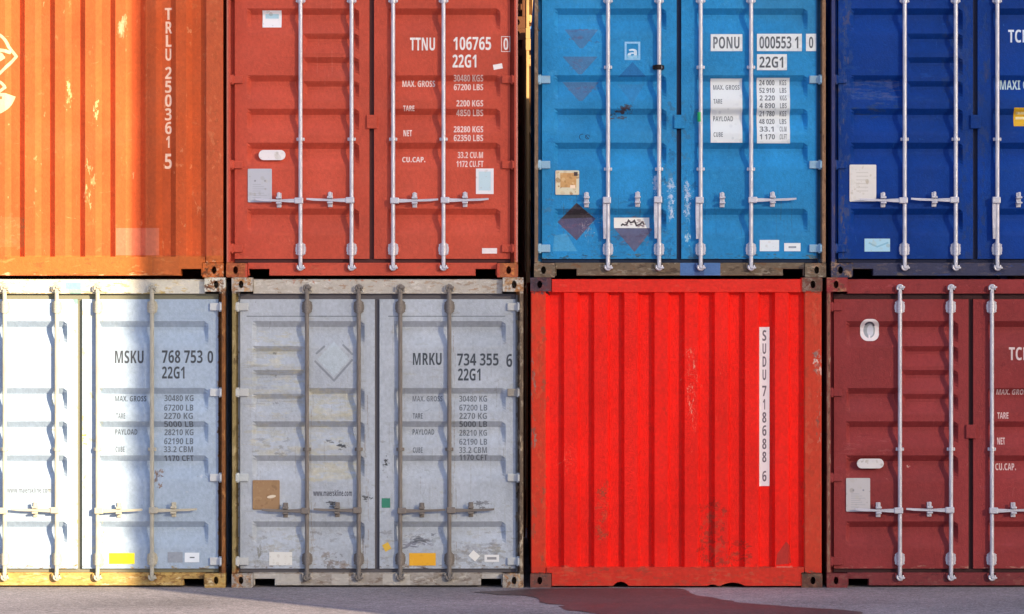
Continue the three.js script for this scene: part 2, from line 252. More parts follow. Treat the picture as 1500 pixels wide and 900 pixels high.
// spec: { left, bottom, z, type: 'doors' | 'wall', texture, sideColor, label, group, rods, handles, rodMaterial, hingeMaterial, small, stickers }
function shippingContainer(spec) {
  const o = new THREE.Group(); o.name = numbered('shipping_container');
  o.userData = { label: spec.label, category: 'shipping container' }; if (spec.group) o.userData.group = spec.group;
  o.position.set(...spec.position); if (spec.turn) o.rotation.y = spec.turn;
  scene.add(o);
  const off = (m) => { m.position.set(-W / 2, 0, L / 2); return m; };
  const part = (name, g, m) => off(mesh(name, g, m, o));
  const front = spec.material, side = spec.side;
  castingGeometries.forEach(([f, b]) => { part('corner_casting', f, front); part('corner_casting', b, side); });
  (spec.type === 'doors' ? postGeometries : widePosts).forEach((g) => part('corner_post', g, front));
  rearPosts.forEach((g) => part('corner_post', g, side));
  sideWalls.forEach((g) => part('side_wall', g, side));
  bottomRails.forEach((g) => part('bottom_rail', g, side)); topRails.forEach((g) => part('top_rail', g, side));
  part('roof_panel', roofGeometry, side); part('floor_deck', deckGeometry, deckWood);
  part('rear_sill', rearRails[0], side); part('rear_header', rearRails[1], side); part('rear_wall', rearWallGeometry, side);
  if (spec.type === 'wall') {
    const p = spec.profile.map((v) => v / S), x0 = (spec.first - spec.left) / S, T = p.reduce((a, b) => a + b), dep = spec.depth || 0.045;
    const stops = [0.125, 0.135, W - 0.155, W - 0.145]; for (let k = -2; k < 10; k++) { let x = x0 + k * T; for (const d of p) { if (x > 0.14 && x < W - 0.16) stops.push(x); x += d; } }
    const seed = spec.seed, z = (x, y) => {
      const edge = Math.max(0, Math.min(1, Math.min(x - 0.128, W - 0.15 - x) / 0.012));
      const inner = x < x0 - p[3] || x > x0 + 7 * T + p[0] + p[1] ? 1 : fluteProfile(x, x0, p);
      return -0.016 - dep * inner * edge - 0.006 * (fbm(x * 2.2, y * 2.4, seed, 3) - 0.45) * edge - 0.010 * Math.max(0, fbm(x * 3.5, y * 1.7, seed + 9, 3) - 0.55) * edge;
    };
    const yb = spec.rails[0], yt = spec.rails[1];
    const wall = part('end_wall', sheet(lines(stops, 0.05), lines([yb - 0.01, yt + 0.01], 0.07), z, undefined, 0.4), front);
    part('door_sill', railGeometry(0.176, W - 0.176, 0.014, yb, spec.notches, spec.dents, -0.15, -0.006, 1), front).name = 'bottom_beam';
    part('header_beam', railGeometry(0.178, W - 0.178, yt, 2.577, [], []), front);
    for (const s of spec.stickers || []) sticker(wall, s, spec, z);
    return o;
  }
  part('header_beam', headerGeometry, front); part('door_sill', sillGeometry, front); part('door_gasket', gasketGeometry, spec.gasket ? plain(spec.gasket, 0.85) : rubber);
  const rods = (spec.rods || [108.5, 183.5, 244.5, 318.5]).map((p) => p / S), handles = spec.handles || 'LLRR', rm = spec.rodMaterial || galvanised, hm = spec.hingeMaterial || front, small = spec.small || [];
  for (const leaf of [0, 1]) {
    const lift = (spec.lift || 0) / S, FL = FLUTES.map((h) => h + lift), SM = SMALL.map((h) => h + lift), depth = doorDepth(leaf, small, rods, FL, SM), [xa, xb] = DOORS[leaf], seed = (spec.seed || 1) + leaf * 7;
    const [fa, fb] = leaf ? [1.352, 2.29] : [0.166, 1.108], mid = rods[leaf ? 3 : 0];
    const z = (x, y) => DOOR_Z - depth(x, y) - 0.004 * (fbm(x * 2, y * 2.2, seed, 3) - 0.45) * Math.min(1, (x - xa) / 0.05, (xb - x) / 0.05);
    const stopsY = [...DOOR_Y]; FL.forEach((h) => stopsY.push(h, h - 0.05, h - 0.085, h - 0.21)); if (small.length) SM.forEach((h) => stopsY.push(h, h - 0.045, h - 0.07, h - 0.165));
    const stopsX = [xa, xb, fa, fa + 0.034, fb - 0.034, fb]; if (small.length) stopsX.push(mid, mid - 0.034, mid + 0.034, mid - 0.02, mid + 0.02, mid - 0.054, mid + 0.054);
    const door = part('door', sheet(lines(stopsX, 0.06), lines(stopsY, 0.03), z, -0.16), front);
    const sub = (name, g, m) => mesh(name, g, m, door);
    hinges[leaf].forEach((g) => { sub('hinge', g, hm).position.y = lift; });
    for (const i of [leaf * 2, leaf * 2 + 1]) {
      const x = rods[i], d = handles[i], zr = DOOR_Z + 0.031;
      sub('lock_rod', cyl(x, 0.105, 2.475, zr, 0.0175, 16), rm);
      for (const y of [0.235, 2.345]) sub('rod_bracket', RP.plate(x, y), rm);
      for (const y of spec.guides || [1.155]) sub('rod_guide', RP.guide(x, y), rm);
      sub('lock_cam', RP.cam(x, 0.098, -1), rm); sub('lock_cam', RP.cam(x, 2.492, 1), rm);
      sub('cam_keeper', planar(RP.keeper(x, 0.098)), front); sub('cam_keeper', planar(RP.keeper(x, 2.5)), front);
      const hy = 0.643 + ((i * 37 + seed * 13) % 5 - 2) * 0.002;
      if (d !== 'N') sub('lock_handle', RP.handle(x, hy, d), rm);
      const side = (i < 2 ? -1 : 1);
      sub('handle_retainer', RP.retainer(x + side * 0.18, hy + 0.004), rm);
    }
    if (leaf && spec.latch !== false) sub('door_latch', planar(rbox(1.17, 1.258, 1.245, 1.36, DOOR_Z - 0.003, DOOR_Z + 0.02, 0.006)), spec.latchMaterial || front);
    for (const s of spec.stickers || []) if (((s.r[0] + s.r[2]) / 2 - spec.left) / S < 1.21 === (leaf === 0)) sticker(door, s, spec, z);
  }
  return o;
}
// a label stuck to (following) the sheet, or a riveted plate standing on it
function sticker(parent, s, spec, z) {
  const [x0, y1, x1, y0] = [(s.r[0] - spec.left) / S, (spec.bottom - s.r[1]) / S, (s.r[2] - spec.left) / S, (spec.bottom - s.r[3]) / S];
  let g;
  if (s.plate) {
    const w = x1 - x0, h = y1 - y0, r = Math.min(s.plate === 'pill' ? h / 2 : 0.008, h / 2.01), sh = new THREE.Shape();
    sh.moveTo(r, 0); sh.lineTo(w - r, 0); sh.absarc(w - r, r, r, -Math.PI / 2, 0); sh.lineTo(w, h - r); sh.absarc(w - r, h - r, r, 0, Math.PI / 2); sh.lineTo(r, h); sh.absarc(r, h - r, r, Math.PI / 2, Math.PI); sh.lineTo(0, r); sh.absarc(r, r, r, Math.PI, Math.PI * 1.5);
    g = new THREE.ExtrudeGeometry(sh, { depth: 0.005, bevelEnabled: true, bevelThickness: 0.001, bevelSize: 0.001, bevelSegments: 1, curveSegments: 8 });
    g.translate(x0, y0, DOOR_Z + 0.003);
    const p = g.attributes.position, uv = g.attributes.uv; for (let i = 0; i < p.count; i++) uv.setXY(i, Math.min(0.998, Math.max(0.002, (p.getX(i) - x0) / w)), Math.min(0.998, Math.max(0.002, (p.getY(i) - y0) / h)));
  } else {
    const nx = Math.max(2, Math.ceil((x1 - x0) / 0.012)), ny = Math.max(2, Math.ceil((y1 - y0) / 0.012)), pos = [], uv = [], idx = [], a = s.tilt || 0, cx = (x0 + x1) / 2, cy = (y0 + y1) / 2, at = [];
    for (let j = 0; j <= ny; j++) for (let i = 0; i <= nx; i++) { let u = i / nx, v = j / ny; const dx = (u - 0.5) * (x1 - x0), dy = (v - 0.5) * (y1 - y0), x = cx + dx * Math.cos(a) - dy * Math.sin(a), y = cy + dx * Math.sin(a) + dy * Math.cos(a); pos.push(x, y, z(x, y) + 0.003); uv.push(u, v); at.push([u, v]); }
    for (let j = 0; j < ny; j++) for (let i = 0; i < nx; i++) { const k = j * (nx + 1) + i; idx.push(k, k + 1, k + nx + 1, k + 1, k + nx + 2, k + nx + 1); }
    g = new THREE.BufferGeometry(); g.setAttribute('position', new THREE.Float32BufferAttribute(pos, 3)); g.setAttribute('uv', new THREE.Float32BufferAttribute(uv, 2)); g.setIndex(idx); g.computeVertexNormals();
  }
  const m = mesh(s.name || 'sticker', g, s.m, parent); if (s.label) m.userData.label = s.label;
  return m;
}

// ---------------------------------------------------------------- ground
{
  const n = 2048, d = new Uint8Array(n * n * 4), b = new Uint8Array(n * n * 4), put = (v) => Math.max(0, Math.min(255, v));
  for (let y = 0, i = 0; y < n; y++) for (let x = 0; x < n; x++, i += 4) {
    const u = x / n, v = y / n, big = fbm(u * 5, v * 5, 61, 4, 5) - 0.47, mid = vnoise(u * 160, v * 160, 62, 160) - 0.5, fine = hash2(x, y, 63), grit = vnoise(u * 700, v * 700, 64, 700);
    let k = 1 + big * 0.5 + mid * 0.14 + (grit - 0.5) * 0.4; if (fine > 0.985) k *= 1.5; if (fine < 0.02) k *= 0.6;
    d[i] = put(134 * k); d[i + 1] = put(127 * k); d[i + 2] = put(131 * k); d[i + 3] = 255;
    b[i] = b[i + 1] = b[i + 2] = put(60 + 150 * grit + 40 * mid); b[i + 3] = 255;
  }
  const tex = (a, srgb) => { const t = new THREE.DataTexture(a, n, n); t.wrapS = t.wrapT = THREE.RepeatWrapping; t.magFilter = THREE.LinearFilter; t.minFilter = THREE.LinearMipmapLinearFilter; t.generateMipmaps = true; t.anisotropy = 16; if (srgb) t.colorSpace = THREE.SRGBColorSpace; t.needsUpdate = true; return t; };
  const map = tex(d, true), bump = tex(b, false);
  const g = new THREE.PlaneGeometry(500, 500, 1, 1); g.rotateX(-Math.PI / 2); { const p = g.attributes.position, uv = g.attributes.uv; for (let i = 0; i < p.count; i++) uv.setXY(i, p.getX(i) / 7.3, p.getZ(i) / 7.3); }
  const ground = mesh('ground', g, new THREE.MeshStandardMaterial({ map, bumpMap: bump, bumpScale: 0.0025, roughness: 0.95 }));
  ground.userData.kind = 'structure';
  // damp patch in front of the red container
  const zAt = (py) => DIST * (1 - (BASE - 450) / (py - 450)), at = (px, py) => { const z = zAt(py); return [(px - 750) / S * (DIST - z) / DIST, z]; };
  const outline = [[700, 868], [745, 866], [790, 863.2], [870, 862.6], [990, 863], [1012, 869], [1035, 876], [1075, 883], [1140, 889], [1215, 893], [1262, 897.5], [1250, 903], [1190, 908], [1100, 912], [990, 914], [930, 911], [890, 905], [866, 899], [838, 895], [822, 888], [796, 884], [782, 877], [760, 873], [722, 872]].map(([a, c]) => at(a, c));
  const r = rng(5), s = new THREE.Shape(), curve = new THREE.CatmullRomCurve3(outline.map(([x, z]) => new THREE.Vector3(x, 0, z)), true, 'catmullrom', 0.4);
  curve.getPoints(500).forEach((p, i) => { const e = Math.min(1, p.z), q = [p.x + e * ((fbm(i * 0.06, 1, 7, 4) - 0.47) * 0.25 + (r() - 0.5) * 0.02), -Math.max(0.02, p.z + e * (r() - 0.5) * 0.01)]; i ? s.lineTo(...q) : s.moveTo(...q); });
  const pg = new THREE.ShapeGeometry(s); pg.rotateX(-Math.PI / 2); pg.translate(0, 0.004, 0); { const p = pg.attributes.position, uv = pg.attributes.uv; for (let i = 0; i < p.count; i++) uv.setXY(i, p.getX(i) / 7.3, p.getZ(i) / 7.3); }
  const patch = mesh('damp_patch', pg, new THREE.MeshStandardMaterial({ map, color: '#9a8a88', bumpMap: bump, bumpScale: 0.0022, roughness: 0.62, roughnessMap: patchy }));
  patch.userData.kind = 'structure';
}

// ---------------------------------------------------------------- the eight containers of the wall, with the marks of each
const LOW = BASE, UP = BASE - (H + 0.002) * S;
const put = (left, bottom) => [X(left) + W / 2, Y(bottom), -L / 2];
const WHITE = '#e6e3e4', RUST = ['#6b3d22', '#8a5430', '#54301d', '#7a4a2e'];

// upper row: terracotta container
{
  const left = 331, F = new Front(left, UP, '#bd4f3d', 11);
  F.weather(0.10, 0.05);
  F.spots(331, -40, 759, 404, 120, 5, 3, ['#a8432f', '#d06a52'], 0.1, 0.35);
  F.scratches(331, -40, 759, 404, 60, 14, '#dd9c88', 0.1, 0.4);
  F.runs(450, -20, 510, 120, 14, 26, ['#cf8d7c'], 0.1, 0.3);
  for (const x of [331, 732]) { F.rect(x, 384, x + 28, 408, '#9c5a3a', 0.8); F.spots(x - 2, 382, x + 30, 408, 40, 5, 4, ['#c67a45', '#7e4528', '#a3623a'], 0.4, 0.9); }
  F.spots(331, 386, 759, 406, 60, 7, 2.5, ['#a3483a', '#8a3c2e', '#b86a4c'], 0.2, 0.6);
  F.rect(331, -30, 334, 384, '#b98878', 0.55); F.rect(756, -30, 759, 384, '#c59a92', 0.6);
  F.text('TTNU', 600, 54, 638, 73, WHITE); F.text('106765', 663, 53, 720, 72, WHITE); F.text('0', 737, 55, 745, 72, WHITE);
  F.g.strokeStyle = WHITE; F.g.lineWidth = 1; F.g.strokeRect(734.5, 52.5, 12.5, 22);
  F.text('22G1', 662, 79, 700, 98, WHITE);
  const small = (a, b, y, xl = 588, w = 36) => { F.text(a, xl, y[0], xl + w, y[1], WHITE, 0.9); };
  small('MAX. GROSS', 0, [117, 126], 588, 49); small('TARE', 0, [154, 162], 590, 17); small('NET', 0, [190, 199], 590, 13); small('CU.CAP.', 0, [229, 237], 588, 35);
  for (const [a, y, x] of [['30480 KGS', 109, 664], ['67200 LBS', 122, 664], ['2200 KGS', 146, 668], ['4850 LBS', 160, 668], ['28280 KGS', 184, 664], ['62350 LBS', 197, 664], ['33.2 CU.M', 222, 670], ['1172 CU.FT', 235, 668]]) F.text(a, x, y, 708, y + 9, WHITE, 0.85);
  shippingContainer({ type: 'doors', left, bottom: UP, position: put(left, UP), material: paintMaterial(F.texture()), side: plain('#bd4f3d', 0.7), seed: 12, lift: 4.5, gasket: '#4e2a2c', small: [1],
    label: 'terracotta container with silver lock rods stacked on the rusty grey container', group: 'containers stacked in a wall',
    stickers: [
      { r: [383, 14, 411, 39], label: 'white sticker with a pale blue band', m: printed(96, 84, (g, w, h) => { g.fillStyle = '#e9e8ee'; g.fillRect(0, 0, w, h); g.fillStyle = '#a9cfe2'; g.fillRect(w * 0.15, h * 0.2, w * 0.7, h * 0.26); dirty(g, w, h, 2, 14); }) },
      { r: [378, 219.5, 417, 234], plate: 'pill', name: 'identity_plate', m: printed(64, 24, (g, w, h) => { g.fillStyle = '#e8e2e6'; g.fillRect(0, 0, w, h); dirty(g, w, h, 3, 10); }) },
      { r: [362, 247, 397, 296], plate: 'plate', name: 'safety_plate', label: 'pale metal safety approval plate', m: csc('#b9bcc8', 4) },
      { r: [697, 246.5, 723, 284], label: 'white sticker with a pale blue field', m: printed(60, 90, (g, w, h) => { g.fillStyle = '#e4e2ea'; g.fillRect(0, 0, w, h); g.fillStyle = '#bdd7e4'; g.fillRect(w * 0.16, h * 0.12, w * 0.68, h * 0.74); dirty(g, w, h, 5, 14); }) },
      { r: [706, 363.5, 728, 371.5], m: printed(60, 24, (g, w, h) => { g.fillStyle = '#e9dfe2'; g.fillRect(0, 0, w, h); }) },
      { r: [722.5, 93, 736, 100.5], tilt: 0.18, m: printed(40, 24, (g, w, h) => { g.fillStyle = '#eee6e8'; g.fillRect(0, 0, w, h); }) },
    ] });
}
function csc(color, seed) { return printed(100, 140, (g, w, h) => { g.fillStyle = color; g.fillRect(0, 0, w, h); g.fillStyle = '#8d909c'; for (const [x, y] of [[0.3, 0.36], [0.72, 0.36]]) { g.beginPath(); g.arc(w * x, h * y, 4, 0, 7); g.fill(); } g.globalAlpha = 0.4; for (let k = 0; k < 7; k++) g.fillRect(w * 0.2, h * (0.46 + k * 0.065), w * (0.35 + 0.25 * ((k * 7) % 3) / 2), 3); g.globalAlpha = 1; dirty(g, w, h, seed, 24); }); }

// upper row: sky blue container
{
  const left = 782.5, F = new Front(left, UP, '#2784c0', 21);
  F.weather(0.14, 0.10);
  F.spots(793, -30, 1200, 380, 160, 8, 3, ['#1f6ba8', '#4e9ccb', '#3a8cc4'], 0.1, 0.4);
  F.scratches(793, -30, 1200, 380, 80, 16, '#9ac3de', 0.1, 0.45);
  F.scratches(793, 280, 990, 380, 40, 18, '#16324e', 0.2, 0.6);
  F.spots(793, 290, 992, 380, 130, 9, 4, ['#2a4a68', '#3c5a74', '#50607a', '#6a5c66'], 0.08, 0.32); F.runs(800, 255, 1195, 330, 60, 40, ['#23425f', '#3a5066', '#5f6672'], 0.12, 0.4); F.spots(970, 150, 1020, 378, 110, 6, 8, ['#2b5580', '#47607a', '#6a86a0', '#1d3a5c'], 0.12, 0.4); F.spots(793, -20, 1200, 110, 60, 12, 5, ['#58a4d2', '#4796c8'], 0.1, 0.3); F.spots(793, 372, 1200, 380, 120, 7, 2, ['#24384c', '#4a4a4a', '#6a5844'], 0.2, 0.6);
  // worn rust-brown posts and sill
  F.rect(782.5, -40, 788.5, 408, '#75604f'); F.rect(1204, -40, 1211, 408, '#8a6a52'); F.rect(1197, -40, 1204, 384, '#2a4a6e', 0.7);
  F.spots(782, -40, 789, 400, 90, 3, 6, ['#8c7460', '#594636', '#9a8878'], 0.3, 0.8); F.spots(1203, -40, 1211, 400, 90, 2, 6, ['#b08a6a', '#5c3e2c'], 0.3, 0.8);
  F.rect(782, 384.5, 1212, 408, '#6f6152'); F.spots(782, 384, 1212, 408, 260, 9, 3, ['#8c8070', '#5a4c40', '#9a9284', '#73553f', '#4d4138'], 0.3, 0.85);
  F.rect(997, 385, 1056, 408, '#4f78b4', 0.92); F.rect(1018, 385, 1032, 408, '#434a74', 0.5);
  F.spots(782, 378, 812, 408, 30, 5, 4, ['#8a6a55', '#5b4536', '#a98d78'], 0.4, 0.9); F.spots(1183, 378, 1212, 408, 30, 5, 4, ['#8a6a55', '#5b4536', '#a98d78'], 0.4, 0.9);
  // ghosts of removed diamond placards
  const half = (cx, y, w, h, c, a) => { F.poly([[cx - w, y], [cx + w, y], [cx + w * 0.1, y + h], [cx - w * 0.1, y + h]], c, a); };
  half(852, 42, 25, 28, '#66607f', 0.42); half(850, 82, 26, 26, '#66607f', 0.46); half(851, 119, 27, 28, '#66607f', 0.5);
  F.spots(830, 42, 876, 62, 12, 9, 3, ['#7d4f66', '#5a4a72'], 0.15, 0.4); F.spots(830, 84, 876, 102, 12, 9, 3, ['#7d4f66', '#5a4a72'], 0.15, 0.4); F.spots(830, 120, 876, 140, 12, 9, 3, ['#7d4f66', '#5a4a72'], 0.15, 0.4);
  F.poly([[927, 90], [948, 112], [906, 112]], '#2463a0', 0.7); F.poly([[905, 122], [945, 122], [927, 152]], '#3f79ac', 0.4);
  F.spots(895, 154, 930, 174, 14, 10, 5, ['#3d2f38', '#553c40'], 0.4, 0.8);
  F.poly([[845, 297], [873, 320], [845, 352], [817, 325]], '#5c4a63', 0.86); F.poly([[845, 297], [870, 318], [822, 320]], '#3b3436', 0.8); F.spots(822, 300, 870, 345, 26, 9, 4, ['#74566c', '#493c48'], 0.2, 0.5);
  F.scratches(846, 310, 872, 348, 26, 18, '#cfc8c0', 0.3, 0.8, 0.7);
  F.poly([[930, 316], [956, 336], [930, 369], [900, 334]], '#6c5a72', 0.8); F.spots(905, 326, 952, 360, 24, 8, 4, ['#82657a', '#54455a'], 0.2, 0.5);
  F.poly([[812, 345], [830, 342], [846, 368], [810, 368]], '#6fb2da', 0.45);
  F.g.strokeStyle = '#1c3350'; F.g.lineWidth = 1.1; F.g.globalAlpha = 0.75; F.g.beginPath(); F.g.arc(853, 200, 4, 2, 5); F.g.moveTo(858, 198); F.g.arc(861, 200, 3, 1, 6); F.g.stroke(); F.g.globalAlpha = 1;
  // white painted scrawl on both sides of the middle
  for (const [x, y0, y1] of [[983, 258, 318], [1007.5, 266, 319], [963, 256, 300]]) { F.scratches(x - 4, y0, x + 3, y1, 70, 9, '#cfd6ea', 0.5, 0.95, 0.7); F.spots(x - 4, y0, x + 4, y1, 26, 4, 5, ['#c8d0e6', '#b4bfdb'], 0.5, 0.9); }
  F.spots(1004, 338, 1012, 352, 5, 3, 6, ['#d5e4ef'], 0.6, 0.9);
  // light corner emblem
  F.g.lineWidth = 3; F.g.strokeStyle = '#8fc0ea'; F.g.strokeRect(917, 61.5, 20, 24); F.text('a', 918.5, 66, 936, 84, '#dce9f6', 0.9); F.rect(917, 80, 938, 87, '#7fb9df', 0.75);
  const light = paintHinge('#8fb4cf', 22);
  const marks = (lines2) => (g, w, h) => { g.fillStyle = '#dfe5ea'; g.fillRect(0, 0, w, h); lines2(g, w, h); dirty(g, w, h, 7, 30, ['#aab4c0', '#c3ccd4'], 0.35); };
  shippingContainer({ type: 'doors', left, bottom: UP, position: put(left, UP), material: paintMaterial(F.texture()), side: plain('#2784c0', 0.7), seed: 24, lift: 4.5, gasket: '#1c2c48', handles: 'DDDR', guides: [0.905, 1.757], hingeMaterial: light,
    label: 'scuffed sky blue container with diamond placard stains, stacked on the red container', group: 'containers stacked in a wall',
    stickers: [
      { r: [1042, 49, 1088.5, 74], label: 'white label with dark owner letters', m: printed(190, 100, marks((g, w, h) => fit(g, 'PONU', 10, 16, w - 12, 84, '#555c66'))) },
      { r: [1110, 48.5, 1176, 74], label: 'white label with dark serial number', m: printed(260, 100, marks((g, w, h) => fit(g, '000553 1', 12, 16, w - 12, 84, '#4c525c'))) },
      { r: [1182, 48.5, 1197, 74], m: printed(60, 100, marks((g, w, h) => fit(g, '0', 16, 18, w - 16, 82, '#555c66'))) },
      { r: [1110, 78.5, 1154, 102], label: 'white label with the size code', m: printed(180, 100, marks((g, w, h) => fit(g, '22G1', 12, 16, w - 12, 84, '#4c525c'))) },
      { r: [1042, 114, 1088.5, 208.5], label: 'tall white label with weight headings', m: printed(190, 380, marks((g, w, h) => { fit(g, 'MAX. GROSS', 14, 38, 176, 66, '#6a727c'); fit(g, 'TARE', 16, 122, 70, 150, '#6a727c'); fit(g, 'PAYLOAD', 14, 222, 138, 252, '#666e78'); fit(g, 'CUBE', 16, 318, 74, 346, '#6a727c'); })) },
      { r: [1110, 113, 1158.5, 209.5], label: 'tall white label with weight figures', m: printed(190, 380, marks((g, w, h) => { [['24 000', 'KGS'], ['52 910', 'LBS'], ['2 220', 'KGS'], ['4 890', 'LBS'], ['21 780', 'KGS'], ['48 020', 'LBS'], ['33.1', 'CU.M'], ['1 170', 'CU.FT']].forEach(([a, b], i) => { const y = 12 + i * 45; fit(g, a, 14, y, 104, y + 30, '#5c646e'); fit(g, b, 130, y, 172, y + 30, '#6a727c'); }); })) },
      { r: [814, 249.5, 848.5, 285], plate: 'plate', name: 'safety_plate', label: 'weathered tan safety plate', m: printed(110, 110, (g, w, h) => { g.fillStyle = '#d6cfb6'; g.fillRect(0, 0, w, h); g.fillStyle = '#c89a62'; g.fillRect(w * 0.2, h * 0.1, w * 0.68, h * 0.6); dirty(g, w, h, 8, 60, ['#a06f3c', '#e6d3aa', '#8a6238'], 0.6); g.fillStyle = '#3a2a30'; g.fillRect(w * 0.78, h * 0.06, w * 0.16, h * 0.16); g.fillStyle = '#f2d9c0'; g.fillRect(w * 0.62, h * 0.6, w * 0.22, h * 0.14); }) },
      { r: [900, 318.5, 952, 334], label: 'white label with black scrawl', m: printed(200, 60, (g, w, h) => { g.fillStyle = '#e8e6e2'; g.fillRect(0, 0, w, h); const r = rng(31); g.strokeStyle = '#3a3034'; g.lineWidth = 9; g.beginPath(); g.moveTo(40, 46); for (let k = 0; k < 12; k++) g.lineTo(50 + k * 11, 14 + r() * 34); g.stroke(); g.fillStyle = '#6a565c'; for (let k = 0; k < 20; k++) { g.globalAlpha = 0.5; g.fillRect(60 + r() * 110, 8 + r() * 40, 14, 8); } g.globalAlpha = 1; }) },
      { r: [1114, 351.5, 1142.5, 368], m: printed(90, 50, (g, w, h) => { g.fillStyle = '#dfe9f2'; g.fillRect(0, 0, w, h); dirty(g, w, h, 9, 10); }) },
      { r: [1150, 356, 1174, 368], m: printed(90, 44, (g, w, h) => { g.fillStyle = '#e4ebf2'; g.fillRect(0, 0, w, h); g.fillStyle = '#8a97a6'; g.fillRect(24, 17, 42, 10); }) },
    ] });
  const o = scene.getObjectByName('shipping_container_001'), dl = o.children.filter((c) => c.name === 'door');
  const tape = (door, xp, yp, h, m, label) => { const t = mesh('tape_wrap', cyl((xp - left) / S, (UP - yp) / S - h / 2, (UP - yp) / S + h / 2, DOOR_Z + 0.031, 0.0195, 14), m, door); t.userData.label = label; };
  mesh('tape_wrap', merged([cyl((965 - left) / S, (UP - 98) / S - 0.02, (UP - 98) / S + 0.02, DOOR_Z + 0.031, 0.03, 14), rbox((965 - left) / S - 0.048, (965 - left) / S + 0.048, (UP - 98) / S - 0.018, (UP - 98) / S + 0.018, DOOR_Z, DOOR_Z + 0.03, 0.006)]), plain('#1c1113', 0.9), dl[0]).userData.label = 'black rod clamp';
  tape(dl[1], 1025.5, 171, 0.08, plain('#1fa85e', 0.6), 'green tape round the rod');
}
function paintHinge(color, seed) { const c = canvas(128, 128), g = c.getContext('2d'); g.fillStyle = color; g.fillRect(0, 0, 128, 128); dirty(g, 128, 128, seed, 60, ['#6d7f8e', '#b9c6cf', '#80705e'], 0.4); return paintMaterial(canvasTexture(c)); }

// upper row: dark blue container
{
  const left = 1218, F = new Front(left, UP, '#003585', 41);
  F.weather(0.16, 0.05);
  F.spots(1228, -30, 1640, 384, 150, 12, 3, ['#0a3a82', '#1a54a4', '#2a4a86'], 0.1, 0.4);
  F.spots(1228, -30, 1246, 384, 130, 6, 14, ['#4a4a78', '#35497f', '#5a506e', '#284684'], 0.25, 0.55); F.spots(1404, -30, 1450, 384, 130, 7, 16, ['#2c3a6c', '#22376f', '#3a3f6a', '#173a7c'], 0.25, 0.5); F.spots(1246, 116, 1318, 152, 90, 16, 3, ['#4a5288', '#545080', '#3c4c84'], 0.3, 0.6); F.spots(1244, 150, 1318, 172, 30, 14, 3, ['#2f4474', '#4a4660'], 0.2, 0.5);
  F.rect(1218, -40, 1226, 408, '#4a4266', 0.75); F.spots(1217, -40, 1240, 384, 110, 3, 9, ['#4f4a70', '#33457e', '#6a5560', '#2c4a88'], 0.3, 0.7);
  F.spots(1384, 20, 1400, 150, 30, 5, 7, ['#3f3a5e', '#2b3a6a'], 0.2, 0.5); F.spots(1410, -30, 1440, 384, 60, 5, 12, ['#1c3672', '#2a4280'], 0.3, 0.6);
  F.scratches(1228, -30, 1640, 384, 70, 14, '#8fa6c8', 0.1, 0.45);
  F.rect(1218, 384.5, 1650, 408, '#3d3f58'); F.spots(1218, 384, 1640, 408, 170, 10, 3, ['#4c4c64', '#2c3050', '#5c5258', '#35457a', '#6a5e5c'], 0.3, 0.8);
  F.spots(1217, 380, 1250, 408, 50, 5, 5, ['#8a6a55', '#5b4536', '#b09078'], 0.4, 0.9);
  F.spots(1300, 384, 1640, 387, 60, 8, 1, ['#7a6258', '#8a7468'], 0.4, 0.8);
  F.text('TCLU', 1479, 42, 1520, 61, '#d4dcec'); F.text('MAXI GROSS', 1467, 116, 1540, 130, '#c9dcdd', 0.95); F.text('TARE', 1467, 152, 1484, 160, '#c9dcdd', 0.0);
  shippingContainer({ type: 'doors', left, bottom: UP, position: put(left, UP), material: paintMaterial(F.texture()), side: plain('#003585', 0.7), seed: 44, lift: 4.5, gasket: '#1c2342', small: [1], handles: 'LLDR',
    label: 'dark navy blue container with silver lock rods stacked on the maroon container', group: 'containers stacked in a wall',
    stickers: [
      { r: [1246, 241, 1285, 295], plate: 'plate', name: 'safety_plate', label: 'white worn safety plate', m: printed(110, 150, (g, w, h) => { g.fillStyle = '#dedbd8'; g.fillRect(0, 0, w, h); g.globalAlpha = 0.25; g.fillStyle = '#9a968e'; for (let k = 0; k < 6; k++) g.fillRect(w * 0.25, h * (0.2 + k * 0.1), w * 0.45, 4); g.globalAlpha = 1; dirty(g, w, h, 12, 40, ['#a89e8a', '#c8c4bc'], 0.4); }) },
      { r: [1268, 349.5, 1305.5, 368.5], label: 'pale cyan sticker', m: printed(120, 60, (g, w, h) => { g.fillStyle = '#a6d3ea'; g.fillRect(0, 0, w, h); g.strokeStyle = '#6fa9c6'; g.lineWidth = 7; g.globalAlpha = 0.6; g.beginPath(); g.moveTo(20, 20); g.lineTo(60, 38); g.lineTo(112, 18); g.stroke(); g.globalAlpha = 1; dirty(g, w, h, 13, 14); }) },
      { r: [1488, 157, 1512, 184], label: 'yellow sticker with pale lines', m: printed(80, 90, (g, w, h) => { g.fillStyle = '#d9ab1c'; g.fillRect(0, 0, w, h); g.fillStyle = '#eadfae'; g.fillRect(10, 20, 60, 12); g.fillRect(10, 44, 60, 12); dirty(g, w, h, 14, 14, ['#8a6a14']); }) },
    ] });
}

